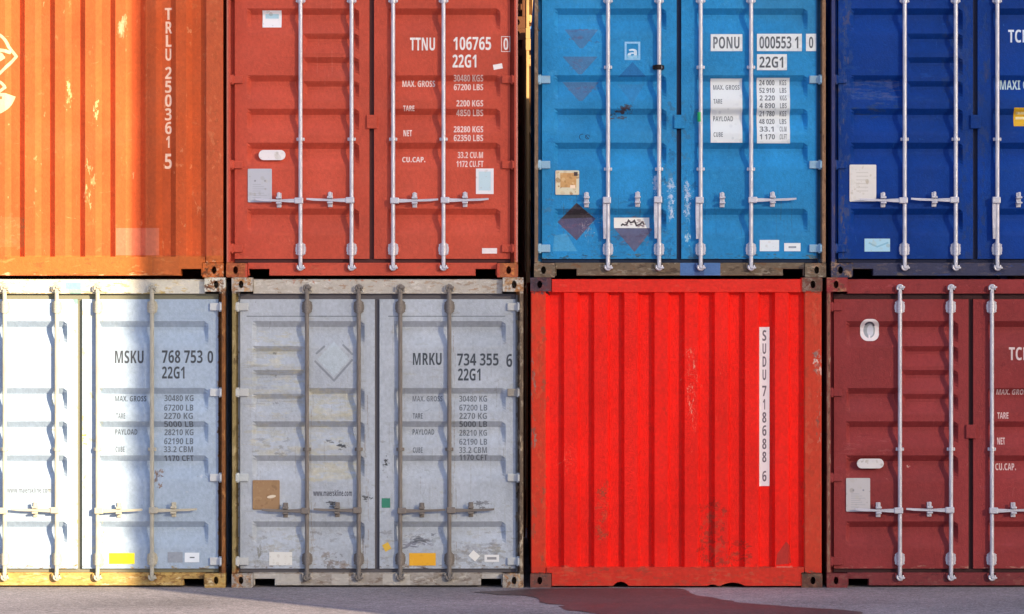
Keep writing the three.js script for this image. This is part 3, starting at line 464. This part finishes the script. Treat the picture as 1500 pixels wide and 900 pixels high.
// upper row: orange container, corrugated end
{
  const left = -101, F = new Front(left, UP, '#c2562c', 51);
  F.weather(0.13, 0.08, 9, 5);
  F.spots(-100, -40, 330, 404, 260, 5, 4, ['#b44c26', '#d07042', '#cd7a4e'], 0.1, 0.4);
  F.scratches(-100, 0, 330, 380, 90, 16, '#e8b48c', 0.15, 0.6); F.spots(-100, 0, 330, 380, 70, 2.2, 6, ['#e6b088', '#dc9a70'], 0.2, 0.6);
  F.spots(95, 120, 102, 162, 14, 3, 8, ['#efb98c'], 0.3, 0.7); F.spots(136, 150, 142, 172, 7, 3, 8, ['#efb98c'], 0.4, 0.8); F.spots(172, 30, 184, 50, 12, 5, 14, ['#e8b494', '#dca07c'], 0.3, 0.6); F.spots(122, 240, 142, 312, 22, 3, 8, ['#ecb084'], 0.3, 0.7); F.spots(262, 180, 320, 380, 34, 4, 4, ['#d58a66', '#a8452a'], 0.2, 0.6);
  F.rect(-100, 318, 34, 362, '#a5764e', 0.28); F.spots(-20, 316, 36, 364, 30, 7, 5, ['#8a6a48', '#b08a60'], 0.15, 0.5);
  F.rect(169, 334, 232, 374, '#cf7a63', 0.75); F.rect(222, 374, 262, 406, '#9b4a3c', 0.5);
  F.rect(299, -40, 328, 406, '#bd5c3c', 0.7); F.spots(299, -40, 328, 404, 90, 5, 8, ['#b04e30', '#c9744e', '#a0522f', '#d2855c'], 0.2, 0.55);
  F.rect(-100, 374.5, 328, 408, '#c06a30', 0.7); F.spots(-100, 375, 328, 406, 130, 10, 4, ['#b8602c', '#d08a52', '#a34f2a', '#cf7440'], 0.2, 0.6); F.spots(-100, 398, 250, 406, 90, 9, 1.6, ['#6e3c1c', '#e0c09a', '#8a4a20'], 0.3, 0.8);
  F.spots(300, 380, 330, 408, 44, 5, 4, ['#8a5434', '#5b3a26', '#c08a68', '#d6a888'], 0.4, 0.9);
  F.stacked('TRLU', 239.5, 251, 10.5, 20, 17.5, '#f0d2c0', 0.95); F.stacked('250361', 239.5, 251, 97.5, 20.2, 17.5, '#f0d2c0', 0.95); F.stacked('5', 239, 251.5, 224.5, 20, 22, '#f0d2c0', 0.95);
  // white line emblem, cut by the frame: two pointed rings
  { const g = F.g; g.lineJoin = 'round'; g.strokeStyle = '#d2b094'; g.fillStyle = '#d2b094'; g.lineWidth = 4.4;
    const ring = (y, k) => { g.beginPath(); g.moveTo(-22, y - 34 * k); g.quadraticCurveTo(4, y - 34 * k, 11, y - 12 * k); g.lineTo(22, y + 2 * k); g.quadraticCurveTo(10, y + 16 * k, -2, y + 28 * k); g.quadraticCurveTo(-12, y + 34 * k, -22, y + 34 * k); g.quadraticCurveTo(-48, y + 32 * k, -55, y + 14 * k); g.lineTo(-66, y); g.lineTo(-55, y - 12 * k); g.quadraticCurveTo(-48, y - 34 * k, -22, y - 34 * k); g.closePath(); g.stroke(); };
    ring(80, 1); g.lineWidth = 5; g.beginPath(); g.moveTo(-30, 76); g.quadraticCurveTo(-4, 70, 12, 76); g.moveTo(-30, 92); g.lineTo(4, 84); g.stroke(); g.beginPath(); g.ellipse(-4, 83, 9, 7, 0, 0, 7); g.fill();
    g.lineWidth = 4.4; g.beginPath(); g.moveTo(-40, 118); g.quadraticCurveTo(0, 112, 6, 128); g.lineTo(-2, 134); g.stroke();
    g.beginPath(); g.moveTo(-40, 136); g.lineTo(6, 136); g.lineTo(21, 141); g.quadraticCurveTo(14, 160, 0, 166); g.lineTo(-30, 168); g.closePath(); g.fill(); g.fillStyle = '#c8683c'; g.fillRect(-30, 141, 32, 4); g.fillRect(-30, 158, 28, 3); }
  shippingContainer({ type: 'wall', left, bottom: UP, position: put(left, UP), material: paintMaterial(F.texture()), side: plain('#c2562c', 0.7), seed: 52, profile: [15, 8.3, 12.7, 8.3], first: 35.5 - 44.3 * 2, depth: 0.045, rails: [0.172, 2.44], notches: [[0.186, 0.356, 0.07], [W - 0.356, W - 0.186, 0.07]], dents: [],
    label: 'orange container with vertical ribs and a white column of characters', group: 'containers stacked in a wall' });
}

// lower row: pale container half in the sun
{
  const left = -98, F = new Front(left, LOW, '#a1b3c9', 61);
  F.weather(0.07, 0.10);
  F.spots(-98, 440, 318, 835, 120, 9, 5, ['#a2b2c4', '#b6c4d2', '#b8bec4'], 0.1, 0.4);
  F.scratches(-98, 440, 318, 835, 50, 14, '#8e969e', 0.1, 0.4);
  F.rect(-98, 406, 332, 431, '#d6d0be', 0.85); F.spots(-98, 406, 332, 432, 150, 8, 3, ['#e6dcc0', '#c8a860', '#b89a5c', '#d8d4cc'], 0.2, 0.6); F.spots(-98, 428, 300, 437, 120, 9, 2.2, ['#a88a40', '#c29a48', '#80744e'], 0.3, 0.7);
  F.rect(94, 414, 117, 424, '#7ab4b8', 0.9); F.poly([[98, 424], [118, 424], [114, 444], [108, 446]], '#7aa49c', 0.8); F.poly([[18, 428], [26, 420], [32, 430]], '#9ab8ae', 0.7);
  F.rect(-98, 838, 332, 864, '#b4955a'); F.spots(-98, 836, 332, 862, 300, 11, 3, ['#c4a45e', '#a47c42', '#d4be84', '#8e6838', '#d9cfae', '#a2805a'], 0.25, 0.7); F.spots(200, 836, 320, 862, 90, 8, 4, ['#8a6440', '#a58458', '#70512f'], 0.3, 0.7);
  F.spots(-98, 830, 320, 840, 120, 6, 2, ['#8a6a34', '#b58a44', '#6b5436'], 0.25, 0.7);
  F.rect(319, 430, 331, 840, '#80522f'); F.spots(318, 420, 331, 845, 220, 3, 8, ['#9a6638', '#5e3c22', '#a97a4a', '#6e4a30'], 0.3, 0.8); F.spots(300, 405, 331, 432, 50, 5, 4, ['#7a5238', '#a07050', '#5a4034'], 0.4, 0.9);
  F.spots(70, 440, 88, 835, 60, 4, 5, ['#c9b878', '#d6cba2', '#a89658'], 0.15, 0.5); F.spots(132, 440, 150, 835, 60, 4, 5, ['#c9b878', '#d6cba2', '#a89658'], 0.15, 0.5); F.spots(108, 440, 122, 835, 50, 3, 6, ['#c9b04e', '#b8a86a'], 0.2, 0.6);
  F.spots(114, 636, 124, 654, 12, 5, 4, ['#d8b828', '#e0c848'], 0.5, 0.9); F.spots(145, 745, 158, 830, 12, 3, 6, ['#d6cba2', '#b8a86a'], 0.2, 0.6);
  F.spots(225, 690, 236, 716, 10, 4, 5, ['#7c5a44', '#5a4440'], 0.3, 0.7); F.spots(280, 694, 294, 702, 5, 3, 2, ['#7a6a62', '#c8ccd2'], 0.5, 0.9);
  const T = '#3e434a';
  F.text('MSKU', 165, 514, 210, 532.5, T, 0.92); F.text('768 753', 235, 513.5, 296, 532, T, 0.92); F.text('0', 302, 514, 311.5, 532, T, 0.92); F.text('22G1', 235, 537, 271, 555, T, 0.92);
  for (const [s, x, y, w] of [['MAX. GROSS', 165, 581, 47], ['TARE', 168, 606, 14], ['PAYLOAD', 165, 630, 34], ['CUBE', 167, 655, 14]]) F.text(s, x, y, x + w, y + 8, T, 0.75);
  [['30480 KG', 580], ['67200 LB', 594], ['2270 KG', 606], ['5000 LB', 618], ['28210 KG', 630], ['62190 LB', 643], ['33.2 CBM', 655], ['1170 CFT', 668]].forEach(([s, y]) => F.text(s, 238, y, 282, y + 8.5, T, 0.7));
  F.text('www.maerskline.com', 8, 715, 73, 723, '#565b62', 0.85);
  const o = shippingContainer({ type: 'doors', left, bottom: LOW, position: put(left, LOW), material: paintMaterial(F.texture()), side: plain('#a1b3c9', 0.75), seed: 62, gasket: '#7c7a68', rods: [103, 179.5, 239.5, 319.5], rodMaterial: creamRod, latch: false, handles: 'LLRR', hingeMaterial: paintHinge('#c6cbd0', 63),
    label: 'pale grey container with ochre rusty sill standing on the ground under the orange container', group: 'containers stacked in a wall',
    stickers: [
      { r: [158, 811.5, 195.5, 827.5], label: 'yellow rectangular sticker', m: printed(100, 44, (g, w, h) => { g.fillStyle = '#e8d81e'; g.fillRect(0, 0, w, h); dirty(g, w, h, 15, 14, ['#c8b818', '#f0e65a']); }) },
      { r: [244, 810, 266, 825.5], label: 'faded grey sticker', m: printed(60, 44, (g, w, h) => { g.fillStyle = '#8f98a6'; g.fillRect(0, 0, w, h); dirty(g, w, h, 16, 30, ['#7a8290', '#a8b0bc']); }) },
      { r: [269, 811, 290.5, 825], label: 'white sticker with one dark line', m: printed(80, 50, (g, w, h) => { g.fillStyle = '#dfe8f2'; g.fillRect(0, 0, w, h); g.fillStyle = '#56606c'; g.fillRect(28, 22, 26, 6); }) },
    ] });
}

// lower row: rusty grey container
{
  const left = 339, F = new Front(left, LOW, '#a9b1bd', 71);
  F.weather(0.10, 0.05);
  // yellowed fields with smears of dirt
  for (const [x0, y0, x1, y1] of [[366, 486, 440, 616], [456, 572, 520, 618], [366, 622, 520, 668], [455, 680, 520, 705]]) { F.spots(x0, y0, x1, y1, 90, 18, 5, ['#b4b2a4', '#bebaa8', '#aaa89c', '#b0ae9e'], 0.2, 0.5); }
  F.spots(364, 496, 438, 600, 40, 18, 2.5, ['#9a9a92', '#8e8f8a', '#a6a498'], 0.2, 0.5); for (const y of [518, 552, 590]) F.spots(397, y - 2, 404, y + 3, 4, 2.5, 2, ['#5c5e60'], 0.5, 0.8);
  F.spots(350, 780, 760, 836, 200, 9, 4, ['#8c8a86', '#7c7874', '#9a948a', '#6e6a68'], 0.08, 0.34); F.spots(344, 440, 760, 835, 200, 8, 4, ['#9aa2ac', '#b9c0c8', '#a3a6a6', '#8f949a'], 0.1, 0.4);
  F.spots(350, 440, 760, 835, 320, 10, 3, ['#989a98', '#8c8a84', '#a8a69c', '#b8bcc0', '#7e7c78'], 0.06, 0.3); F.runs(360, 470, 750, 760, 120, 40, ['#7c7670', '#8e8a84', '#6c6660'], 0.08, 0.28);
  F.scratches(344, 440, 760, 835, 120, 16, '#565a60', 0.12, 0.5, 0.5);
  F.spots(368, 640, 430, 668, 14, 9, 5, ['#85888a', '#94968f'], 0.3, 0.6); F.spots(476, 646, 504, 660, 10, 6, 3, ['#3d4046', '#55585c'], 0.5, 0.85); F.spots(480, 736, 496, 748, 7, 6, 3, ['#3a3c42'], 0.6, 0.9); F.spots(534, 728, 546, 736, 6, 5, 3, ['#42454a'], 0.6, 0.9);
  F.spots(560, 664, 570, 700, 9, 3, 3, ['#3a3c40'], 0.5, 0.9); F.spots(590, 784, 634, 802, 24, 12, 4, ['#6a6c7a', '#54565f', '#8a8c96'], 0.4, 0.8); F.scratches(592, 786, 622, 792, 6, 26, '#e2e4e8', 0.6, 0.9, 0);
  F.spots(366, 786, 440, 832, 40, 12, 6, ['#93969a', '#8a8a84', '#9c988c'], 0.2, 0.5); F.spots(470, 812, 504, 832, 24, 8, 5, ['#7a706c', '#8a7e76', '#64605e'], 0.3, 0.6); F.spots(668, 796, 730, 832, 60, 12, 6, ['#8e8f92', '#7e7f84', '#9a968e'], 0.25, 0.55); F.spots(374, 800, 384, 826, 10, 4, 10, ['#7c7c74'], 0.25, 0.5);
  F.spots(688, 735, 712, 752, 10, 8, 4, ['#4a4a50', '#5f5f66'], 0.4, 0.7); F.runs(452, 560, 460, 820, 20, 34, ['#6a5a50', '#80746a'], 0.2, 0.5); F.runs(530, 560, 540, 820, 20, 34, ['#6a5a50', '#80746a'], 0.2, 0.5); F.runs(660, 480, 668, 820, 20, 34, ['#6a5a50', '#80746a'], 0.2, 0.5);
  // diamond outline left by a placard
  F.g.strokeStyle = '#7c828c'; F.g.lineWidth = 3; F.g.globalAlpha = 0.8; F.g.beginPath(); F.g.moveTo(461, 530); F.g.lineTo(488.5, 558); F.g.lineTo(515, 528); F.g.moveTo(502, 506); F.g.lineTo(515, 519); F.g.moveTo(463, 518); F.g.lineTo(474, 508); F.g.stroke(); F.g.globalAlpha = 1;
  F.poly([[488, 501], [512, 526], [488, 552], [464, 527]], '#b2bfca', 0.75);
  F.rect(360, 463, 525, 464.2, '#555a62', 0.7); F.rect(568, 463, 740, 464.2, '#555a62', 0.7);
  // header, sill and posts
  F.rect(339, 405, 767, 431, '#b6b0a8'); F.spots(339, 405, 767, 432, 260, 9, 3, ['#cdc9c2', '#8e7c6c', '#a09488', '#d4d0cc', '#9a7a62'], 0.25, 0.7); F.spots(400, 406, 700, 414, 20, 3, 4, ['#a04830', '#8a5a40'], 0.3, 0.6);
  F.rect(339, 838, 767, 864, '#9a938c'); F.spots(339, 836, 767, 862, 300, 9, 3.5, ['#b4aea8', '#7c6c60', '#8e8278', '#c2bcb6', '#6a5a50'], 0.25, 0.75); for (const [a, b] of [[368, 440], [485, 510], [560, 600], [706, 730]]) F.rect(a, 842, b, 858, '#c0bcb8', 0.6);
  F.rect(339, 430, 347, 842, '#8b7a52'); F.spots(338, 430, 348, 845, 160, 3, 9, ['#a08e60', '#6e5c3a', '#b3a27c', '#54452e'], 0.3, 0.7);
  F.rect(758, 430, 767, 842, '#6a5a4c'); F.spots(757, 430, 767, 845, 160, 3, 9, ['#b09c80', '#4c3c32', '#8a7660', '#d0c4ae'], 0.3, 0.75);
  for (const [x, y] of [[339, 405], [739, 405], [339, 838], [739, 838]]) F.spots(x, y, x + 28, y + 24, 46, 5, 4, ['#a06c42', '#6a4630', '#c09468', '#8a6448'], 0.35, 0.85);
  F.spots(339, 828, 767, 842, 120, 7, 2, ['#6a5648', '#54463c', '#8a7a6c'], 0.3, 0.7);
  const T = '#3a4049';
  F.text('MRKU', 603, 517, 648, 535, T, 0.92); F.text('734 355', 669, 518, 731, 536, T, 0.92); F.text('6', 741, 519, 751, 538, T, 0.9); F.text('22G1', 670, 540, 706, 558, T, 0.92);
  F.text('MAX. GROSS', 603, 581, 648, 589, T, 0.6); F.text('TARE', 604, 606, 619, 614, T, 0.7); F.text('PAYLOAD', 603, 630, 636, 638, T, 0.7); F.text('CUBE', 604, 656, 619, 664, T, 0.7);
  [['30480 KG', 581], ['67200 LB', 594], ['2270 KG', 606], ['5000 LB', 618], ['28210 KG', 631], ['62190 LB', 644], ['33.2 CBM', 656], ['1170 CFT', 667]].forEach(([s, y]) => F.text(s, 672, y, 714, y + 8.5, T, 0.62));
  F.text('www.maerskline.com', 458, 719, 515, 727.5, '#42454e', 0.95);
  shippingContainer({ type: 'doors', left, bottom: LOW, position: put(left, LOW), material: paintMaterial(F.texture()), side: plain('#a9b1bd', 0.75), seed: 72, gasket: '#5d5a60', rods: [110, 186, 247, 319], rodMaterial: weatheredRod, latch: false, hingeMaterial: paintHinge('#b9bcbe', 73), small: [0],
    label: 'dirty grey container with brown weathered lock rods standing on the ground under the terracotta container', group: 'containers stacked in a wall',
    stickers: [
      { r: [369, 704.5, 408.5, 747.5], plate: 'plate', name: 'safety_plate', label: 'brown rusted safety plate', m: printed(120, 130, (g, w, h) => { g.fillStyle = '#9a7a58'; g.fillRect(0, 0, w, h); dirty(g, w, h, 17, 70, ['#7c5e40', '#b0906a', '#8a6c4c'], 0.5); g.fillStyle = '#d8cbb8'; g.beginPath(); g.ellipse(w * 0.7, h * 0.56, 20, 7, -0.15, 0, 7); g.fill(); }) },
      { r: [393, 810, 427, 829.5], label: 'white blank sticker', m: printed(100, 56, (g, w, h) => { g.fillStyle = '#dcdcd8'; g.fillRect(0, 0, w, h); dirty(g, w, h, 18, 14); }) },
      { r: [599, 811.5, 638, 830], label: 'amber yellow sticker', m: printed(100, 50, (g, w, h) => { g.fillStyle = '#e6a91e'; g.fillRect(0, 0, w, h); dirty(g, w, h, 19, 20, ['#c88a14', '#f0be4a']); }) },
      { r: [709.5, 814, 731, 824.5], label: 'white sticker with grey print', m: printed(90, 44, (g, w, h) => { g.fillStyle = '#dfe0e2'; g.fillRect(0, 0, w, h); g.fillStyle = '#8e9096'; g.fillRect(16, 14, 58, 16); }) },
      { r: [689, 809, 700, 822], tilt: 0.85, label: 'torn white strip', m: printed(40, 44, (g, w, h) => { g.fillStyle = '#e4e4e2'; g.fillRect(0, 0, w, h); }) },
      { r: [558.5, 731, 571, 745], label: 'green tape', m: printed(50, 50, (g, w, h) => { g.fillStyle = '#2f7e68'; g.fillRect(0, 0, w, h); dirty(g, w, h, 20, 20, ['#215e4e', '#4a9a84']); }) },
      { r: [561, 797, 571, 808], tilt: 0.5, label: 'small yellow spot sticker', m: printed(40, 44, (g, w, h) => { g.fillStyle = '#d8b040'; g.fillRect(0, 0, w, h); dirty(g, w, h, 22, 12, ['#b08a28']); }) },
    ] });
}

// lower row: red container, corrugated end
{
  const left = 777, F = new Front(left, LOW, '#ec2016', 81);
  F.weather(0.07, 0.03, 9, 5);
  F.spots(778, 430, 1204, 840, 160, 5, 10, ['#d4241c', '#ea3a2c', '#c8281e'], 0.1, 0.35);
  F.rect(777, 428, 799.5, 838, '#c4422a', 0.75); F.spots(777, 428, 800, 840, 110, 5, 10, ['#c84a30', '#b03c26', '#d25a3a', '#8a5a48'], 0.2, 0.55); F.spots(777, 520, 784, 660, 26, 3, 9, ['#8a7a74', '#6e5a54'], 0.4, 0.8);
  F.rect(1178, 428, 1205, 838, '#bc4630', 0.8); F.spots(1178, 428, 1205, 840, 120, 5, 10, ['#c4503a', '#a83e2a', '#c86048'], 0.2, 0.55); F.spots(1194, 512, 1204, 548, 24, 4, 6, ['#d8cfc8', '#8a7470', '#b8a8a0'], 0.4, 0.85); F.spots(1196, 560, 1204, 650, 16, 3, 7, ['#b89a90', '#7a5a50'], 0.3, 0.7);
  F.scratches(1006, 500, 1020, 605, 46, 18, '#eaa088', 0.3, 0.9, 0.95); F.spots(1007, 505, 1018, 604, 18, 2, 7, ['#e88a70', '#eeb49c'], 0.4, 0.8); F.scratches(826, 648, 836, 690, 14, 18, '#ee8e74', 0.4, 0.9, 1); F.scratches(778, 440, 1204, 835, 80, 12, '#ee7a64', 0.1, 0.5, 0.85); F.scratches(985, 470, 1060, 670, 34, 12, '#f0a48c', 0.2, 0.7, 0.9);
  F.spots(876, 700, 892, 790, 40, 6, 8, ['#a85036', '#b4583a', '#8f4a34'], 0.15, 0.5); F.spots(1026, 736, 1062, 828, 90, 8, 8, ['#a8382a', '#94382c', '#b4543e', '#843428'], 0.15, 0.5); F.spots(1066, 790, 1100, 832, 50, 8, 5, ['#8e3428', '#a84a38'], 0.2, 0.5); F.poly([[1139, 812], [1152, 794], [1158, 800], [1160, 826], [1137, 828]], '#9c3a34', 0.7);
  F.rect(777, 831, 1205, 864, '#c0392a', 0.75); F.spots(800, 830, 1180, 862, 200, 12, 4, ['#b8402e', '#a0483a', '#cc4c34', '#984032', '#b8604a'], 0.2, 0.6); F.rect(1138, 830, 1162, 832, '#d0a898', 0.5);
  F.rect(777, 408, 1205, 428, '#d63a30', 0.5); F.spots(800, 408, 1180, 428, 60, 9, 3, ['#cc3428', '#e4594a'], 0.2, 0.5);
  for (const [x, y, c] of [[777, 405, '#4a3c46'], [1175, 405, '#5c4a42'], [777, 840.5, '#6a4a44'], [1175, 840.5, '#4e4038']]) F.rect(x, y, x + 31, y + 22, c, 0.85);
  F.spots(777, 405, 803, 430, 40, 6, 5, ['#4a3c48', '#5c4a54', '#3a3038'], 0.6, 0.95); F.spots(1178, 405, 1206, 430, 40, 6, 5, ['#5a4438', '#6e5a50', '#8a7a70'], 0.5, 0.9); F.spots(777, 838, 802, 862, 40, 6, 5, ['#6a4a44', '#54403e', '#8a5a4c'], 0.5, 0.9); F.spots(1178, 838, 1206, 862, 40, 6, 5, ['#4a4038', '#5c4a40', '#7a5a4c'], 0.5, 0.9);
  shippingContainer({ type: 'wall', left, bottom: LOW, position: put(left, LOW), material: paintMaterial(F.texture()), side: plain('#ec2016', 0.7), seed: 84, profile: [19.2, 4, 17, 4], first: 826.5, depth: 0.052, rails: [0.17, 2.467], notches: [], dents: [[0.69, 0.82, 0.05], [1.59, 1.79, 0.042], [1.48, 1.56, 0.026]],
    label: 'bright red container with vertical ribs standing on the ground under the sky blue container', group: 'containers stacked in a wall',
    stickers: [{ r: [1113, 479.5, 1128.2, 713], name: 'number_strip', label: 'white vertical strip with dark stacked characters', m: printed(64, 980, (g, w, h) => { g.fillStyle = '#e8dfe6'; g.fillRect(0, 0, w, h); const k = h / 233.5, P = (ch, y) => fit(g, ch, ch === '1' ? 22 : 18, (y - 479.5) * k, ch === '1' ? 43 : 47, (y - 479.5 + 15.5) * k, '#675a68'); [...'SUDU'].forEach((c, i) => P(c, 484 + i * 19.2)); [...'718688'].forEach((c, i) => P(c, 565.5 + i * 19.4)); P('6', 690.5); dirty(g, w, h, 23, 40, ['#cbbcc8', '#b8a8b4'], 0.3); }) }] });
}

// lower row: maroon container
{
  const left = 1211.5, F = new Front(left, LOW, '#8a3537', 91);
  F.weather(0.14, 0.04);
  F.spots(1222, 440, 1635, 835, 200, 10, 4, ['#74292f', '#96404a', '#8a3a3c'], 0.1, 0.4);
  F.scratches(1222, 440, 1635, 835, 90, 12, '#c49a94', 0.1, 0.45); F.spots(1240, 640, 1310, 668, 26, 12, 2.5, ['#a25c5e', '#94484c'], 0.15, 0.4);
  F.spots(1331, 683, 1336, 686, 4, 3, 2, ['#ecd8d0'], 0.8, 1);
  F.rect(1211, 430, 1216.5, 842, '#8a6450', 0.75); F.spots(1211, 430, 1217, 845, 120, 2, 8, ['#b09480', '#5c3e34', '#9a7a68'], 0.3, 0.7);
  for (const [x, y] of [[1211, 405], [1211, 838]]) F.spots(x, y, x + 28, y + 24, 46, 5, 4, ['#8a5a44', '#5a3a30', '#a87a5e', '#704a3c'], 0.35, 0.85);
  F.spots(1211, 405, 1640, 431, 90, 9, 3, ['#8e3c42', '#a04a50', '#6e2c32'], 0.2, 0.6);
  F.rect(1211, 839, 1640, 864, '#6e3236', 0.7); F.spots(1211, 838, 1640, 862, 200, 9, 3, ['#7c4040', '#5c2a2e', '#8a5650', '#704a44'], 0.25, 0.7); F.spots(1211, 830, 1640, 839, 160, 7, 1.6, ['#a07a68', '#8a6054', '#b49280'], 0.35, 0.75);
  const T = '#e2d4d6';
  F.text('TCLU', 1480, 509, 1521, 528, T, 0.92); F.text('MAX. GROSS', 1462, 571, 1512, 579, T, 0.85); F.text('TARE', 1463, 605, 1480, 614, T, 0.85); F.text('NET', 1463, 642, 1475, 652, T, 0.85); F.text('CU.CAP.', 1461, 680, 1492, 690, T, 0.85);
  shippingContainer({ type: 'doors', left, bottom: LOW, position: put(left, LOW), material: paintMaterial(F.texture()), side: plain('#8a3537', 0.7), seed: 94, gasket: '#3a1c20', small: [1], rods: [108, 183, 243, 318],
    label: 'maroon container with an oval white emblem standing on the ground under the navy container', group: 'containers stacked in a wall',
    stickers: [
      { r: [1262, 467, 1290.5, 500.5], name: 'emblem', label: 'white oval emblem with a grey arch', m: (() => { const c = canvas(120, 140), g = c.getContext('2d'); g.fillStyle = '#e6dcdf'; g.beginPath(); g.roundRect(2, 2, 116, 136, 46); g.fill(); g.fillStyle = '#9a9fa6'; g.beginPath(); g.ellipse(58, 72, 36, 48, 0, 0, 7); g.fill(); g.fillStyle = '#c6c8d4'; g.beginPath(); g.ellipse(64, 74, 20, 36, 0, 0, 7); g.fill(); g.strokeStyle = '#4a4854'; g.lineWidth = 11; g.beginPath(); g.arc(58, 52, 28, 3.6, 6.1); g.stroke(); g.fillStyle = '#e6dcdf'; g.fillRect(52, 100, 12, 26); const t = canvasTexture(c); return new THREE.MeshStandardMaterial({ map: t, alphaTest: 0.5, roughness: 0.6, side: THREE.DoubleSide }); })() },
      { r: [1257, 673, 1296, 687], plate: 'pill', name: 'identity_plate', m: printed(64, 24, (g, w, h) => { g.fillStyle = '#d9d4d6'; g.fillRect(0, 0, w, h); dirty(g, w, h, 25, 20); }) },
      { r: [1241, 701.5, 1276, 750.5], plate: 'plate', name: 'safety_plate', label: 'grey metal safety approval plate', m: csc('#c0bcbf', 26) },
    ] });
}

// ---------------------------------------------------------------- the row behind, seen through the wide gap
{
  const make = (base, seed) => { const c = canvas(256, 272), g = c.getContext('2d'); g.fillStyle = base; g.fillRect(0, 0, 256, 272); dirty(g, 256, 272, seed, 120, ['#8a6a44', '#c2a878', '#5a4a3c'], 0.25); return paintMaterial(canvasTexture(c)); };
  // left column close behind the wall, right column further back, where the low sun passes over the wall and reaches its upper post
  const columns = [{ z: -6.15, edge: 769.6, side: -1, m: make('#5e3820', 101), s: plain('#5e3820', 0.8) }, { z: -7.5, edge: 770.4, side: 1, m: make('#b08d60', 102), s: plain('#b08d60', 0.8) }];
  columns.forEach((c, col) => { for (const up of [0, 1, 2]) shippingContainer({ type: 'doors', left: 0, bottom: H * S, position: [X(c.edge) * (DIST - c.z) / DIST + c.side * W / 2, up * (H + 0.002), c.z - L / 2], material: c.m, side: c.s, seed: 103 + up + col * 9, rodMaterial: weatheredRod, group: 'row behind the wall',
    label: (col ? ['tan container on the ground in the row behind the red container', 'tan container behind the gap between the terracotta and sky blue containers', 'topmost tan container of the row behind the wall'] : ['dark brown container on the ground in the row behind the grey container', 'dark brown container second from the ground behind the terracotta container', 'topmost dark brown container of the row behind the wall'])[up] }); });
}
// ---------------------------------------------------------------- tall open-weave windbreak across the yard: about a sixth of the sun comes through it
{
  const z = 12, x0 = X(216) + z * TAN, width = 8.5, top = 13, o = new THREE.Group();
  o.name = numbered('windbreak_screen'); o.position.set(x0 + width / 2, 0, z); scene.add(o);
  o.userData = { label: 'tall windbreak screen of woven tapes on steel masts across the yard', category: 'screen' };
  const steel = plain('#7c8084', 0.6, 0.4), tape = plain('#4a5a50', 0.9);
  for (const x of [-width / 2 + 0.06, width / 2 - 0.06]) mesh('mast', (() => { const g = new THREE.CylinderGeometry(0.045, 0.07, top + 0.1, 12); g.translate(x, (top + 0.1) / 2, 0.08); return g; })(), steel, o);
  const tapes = []; for (let y = 0.06; y < top; y += 0.05) tapes.push(box(-width / 2, width / 2, y, y + 0.0415, -0.001, 0.001));
  mesh('woven_tape', merged(tapes), tape, o).userData.kind = 'stuff';
}
renderer.render(scene, camera);
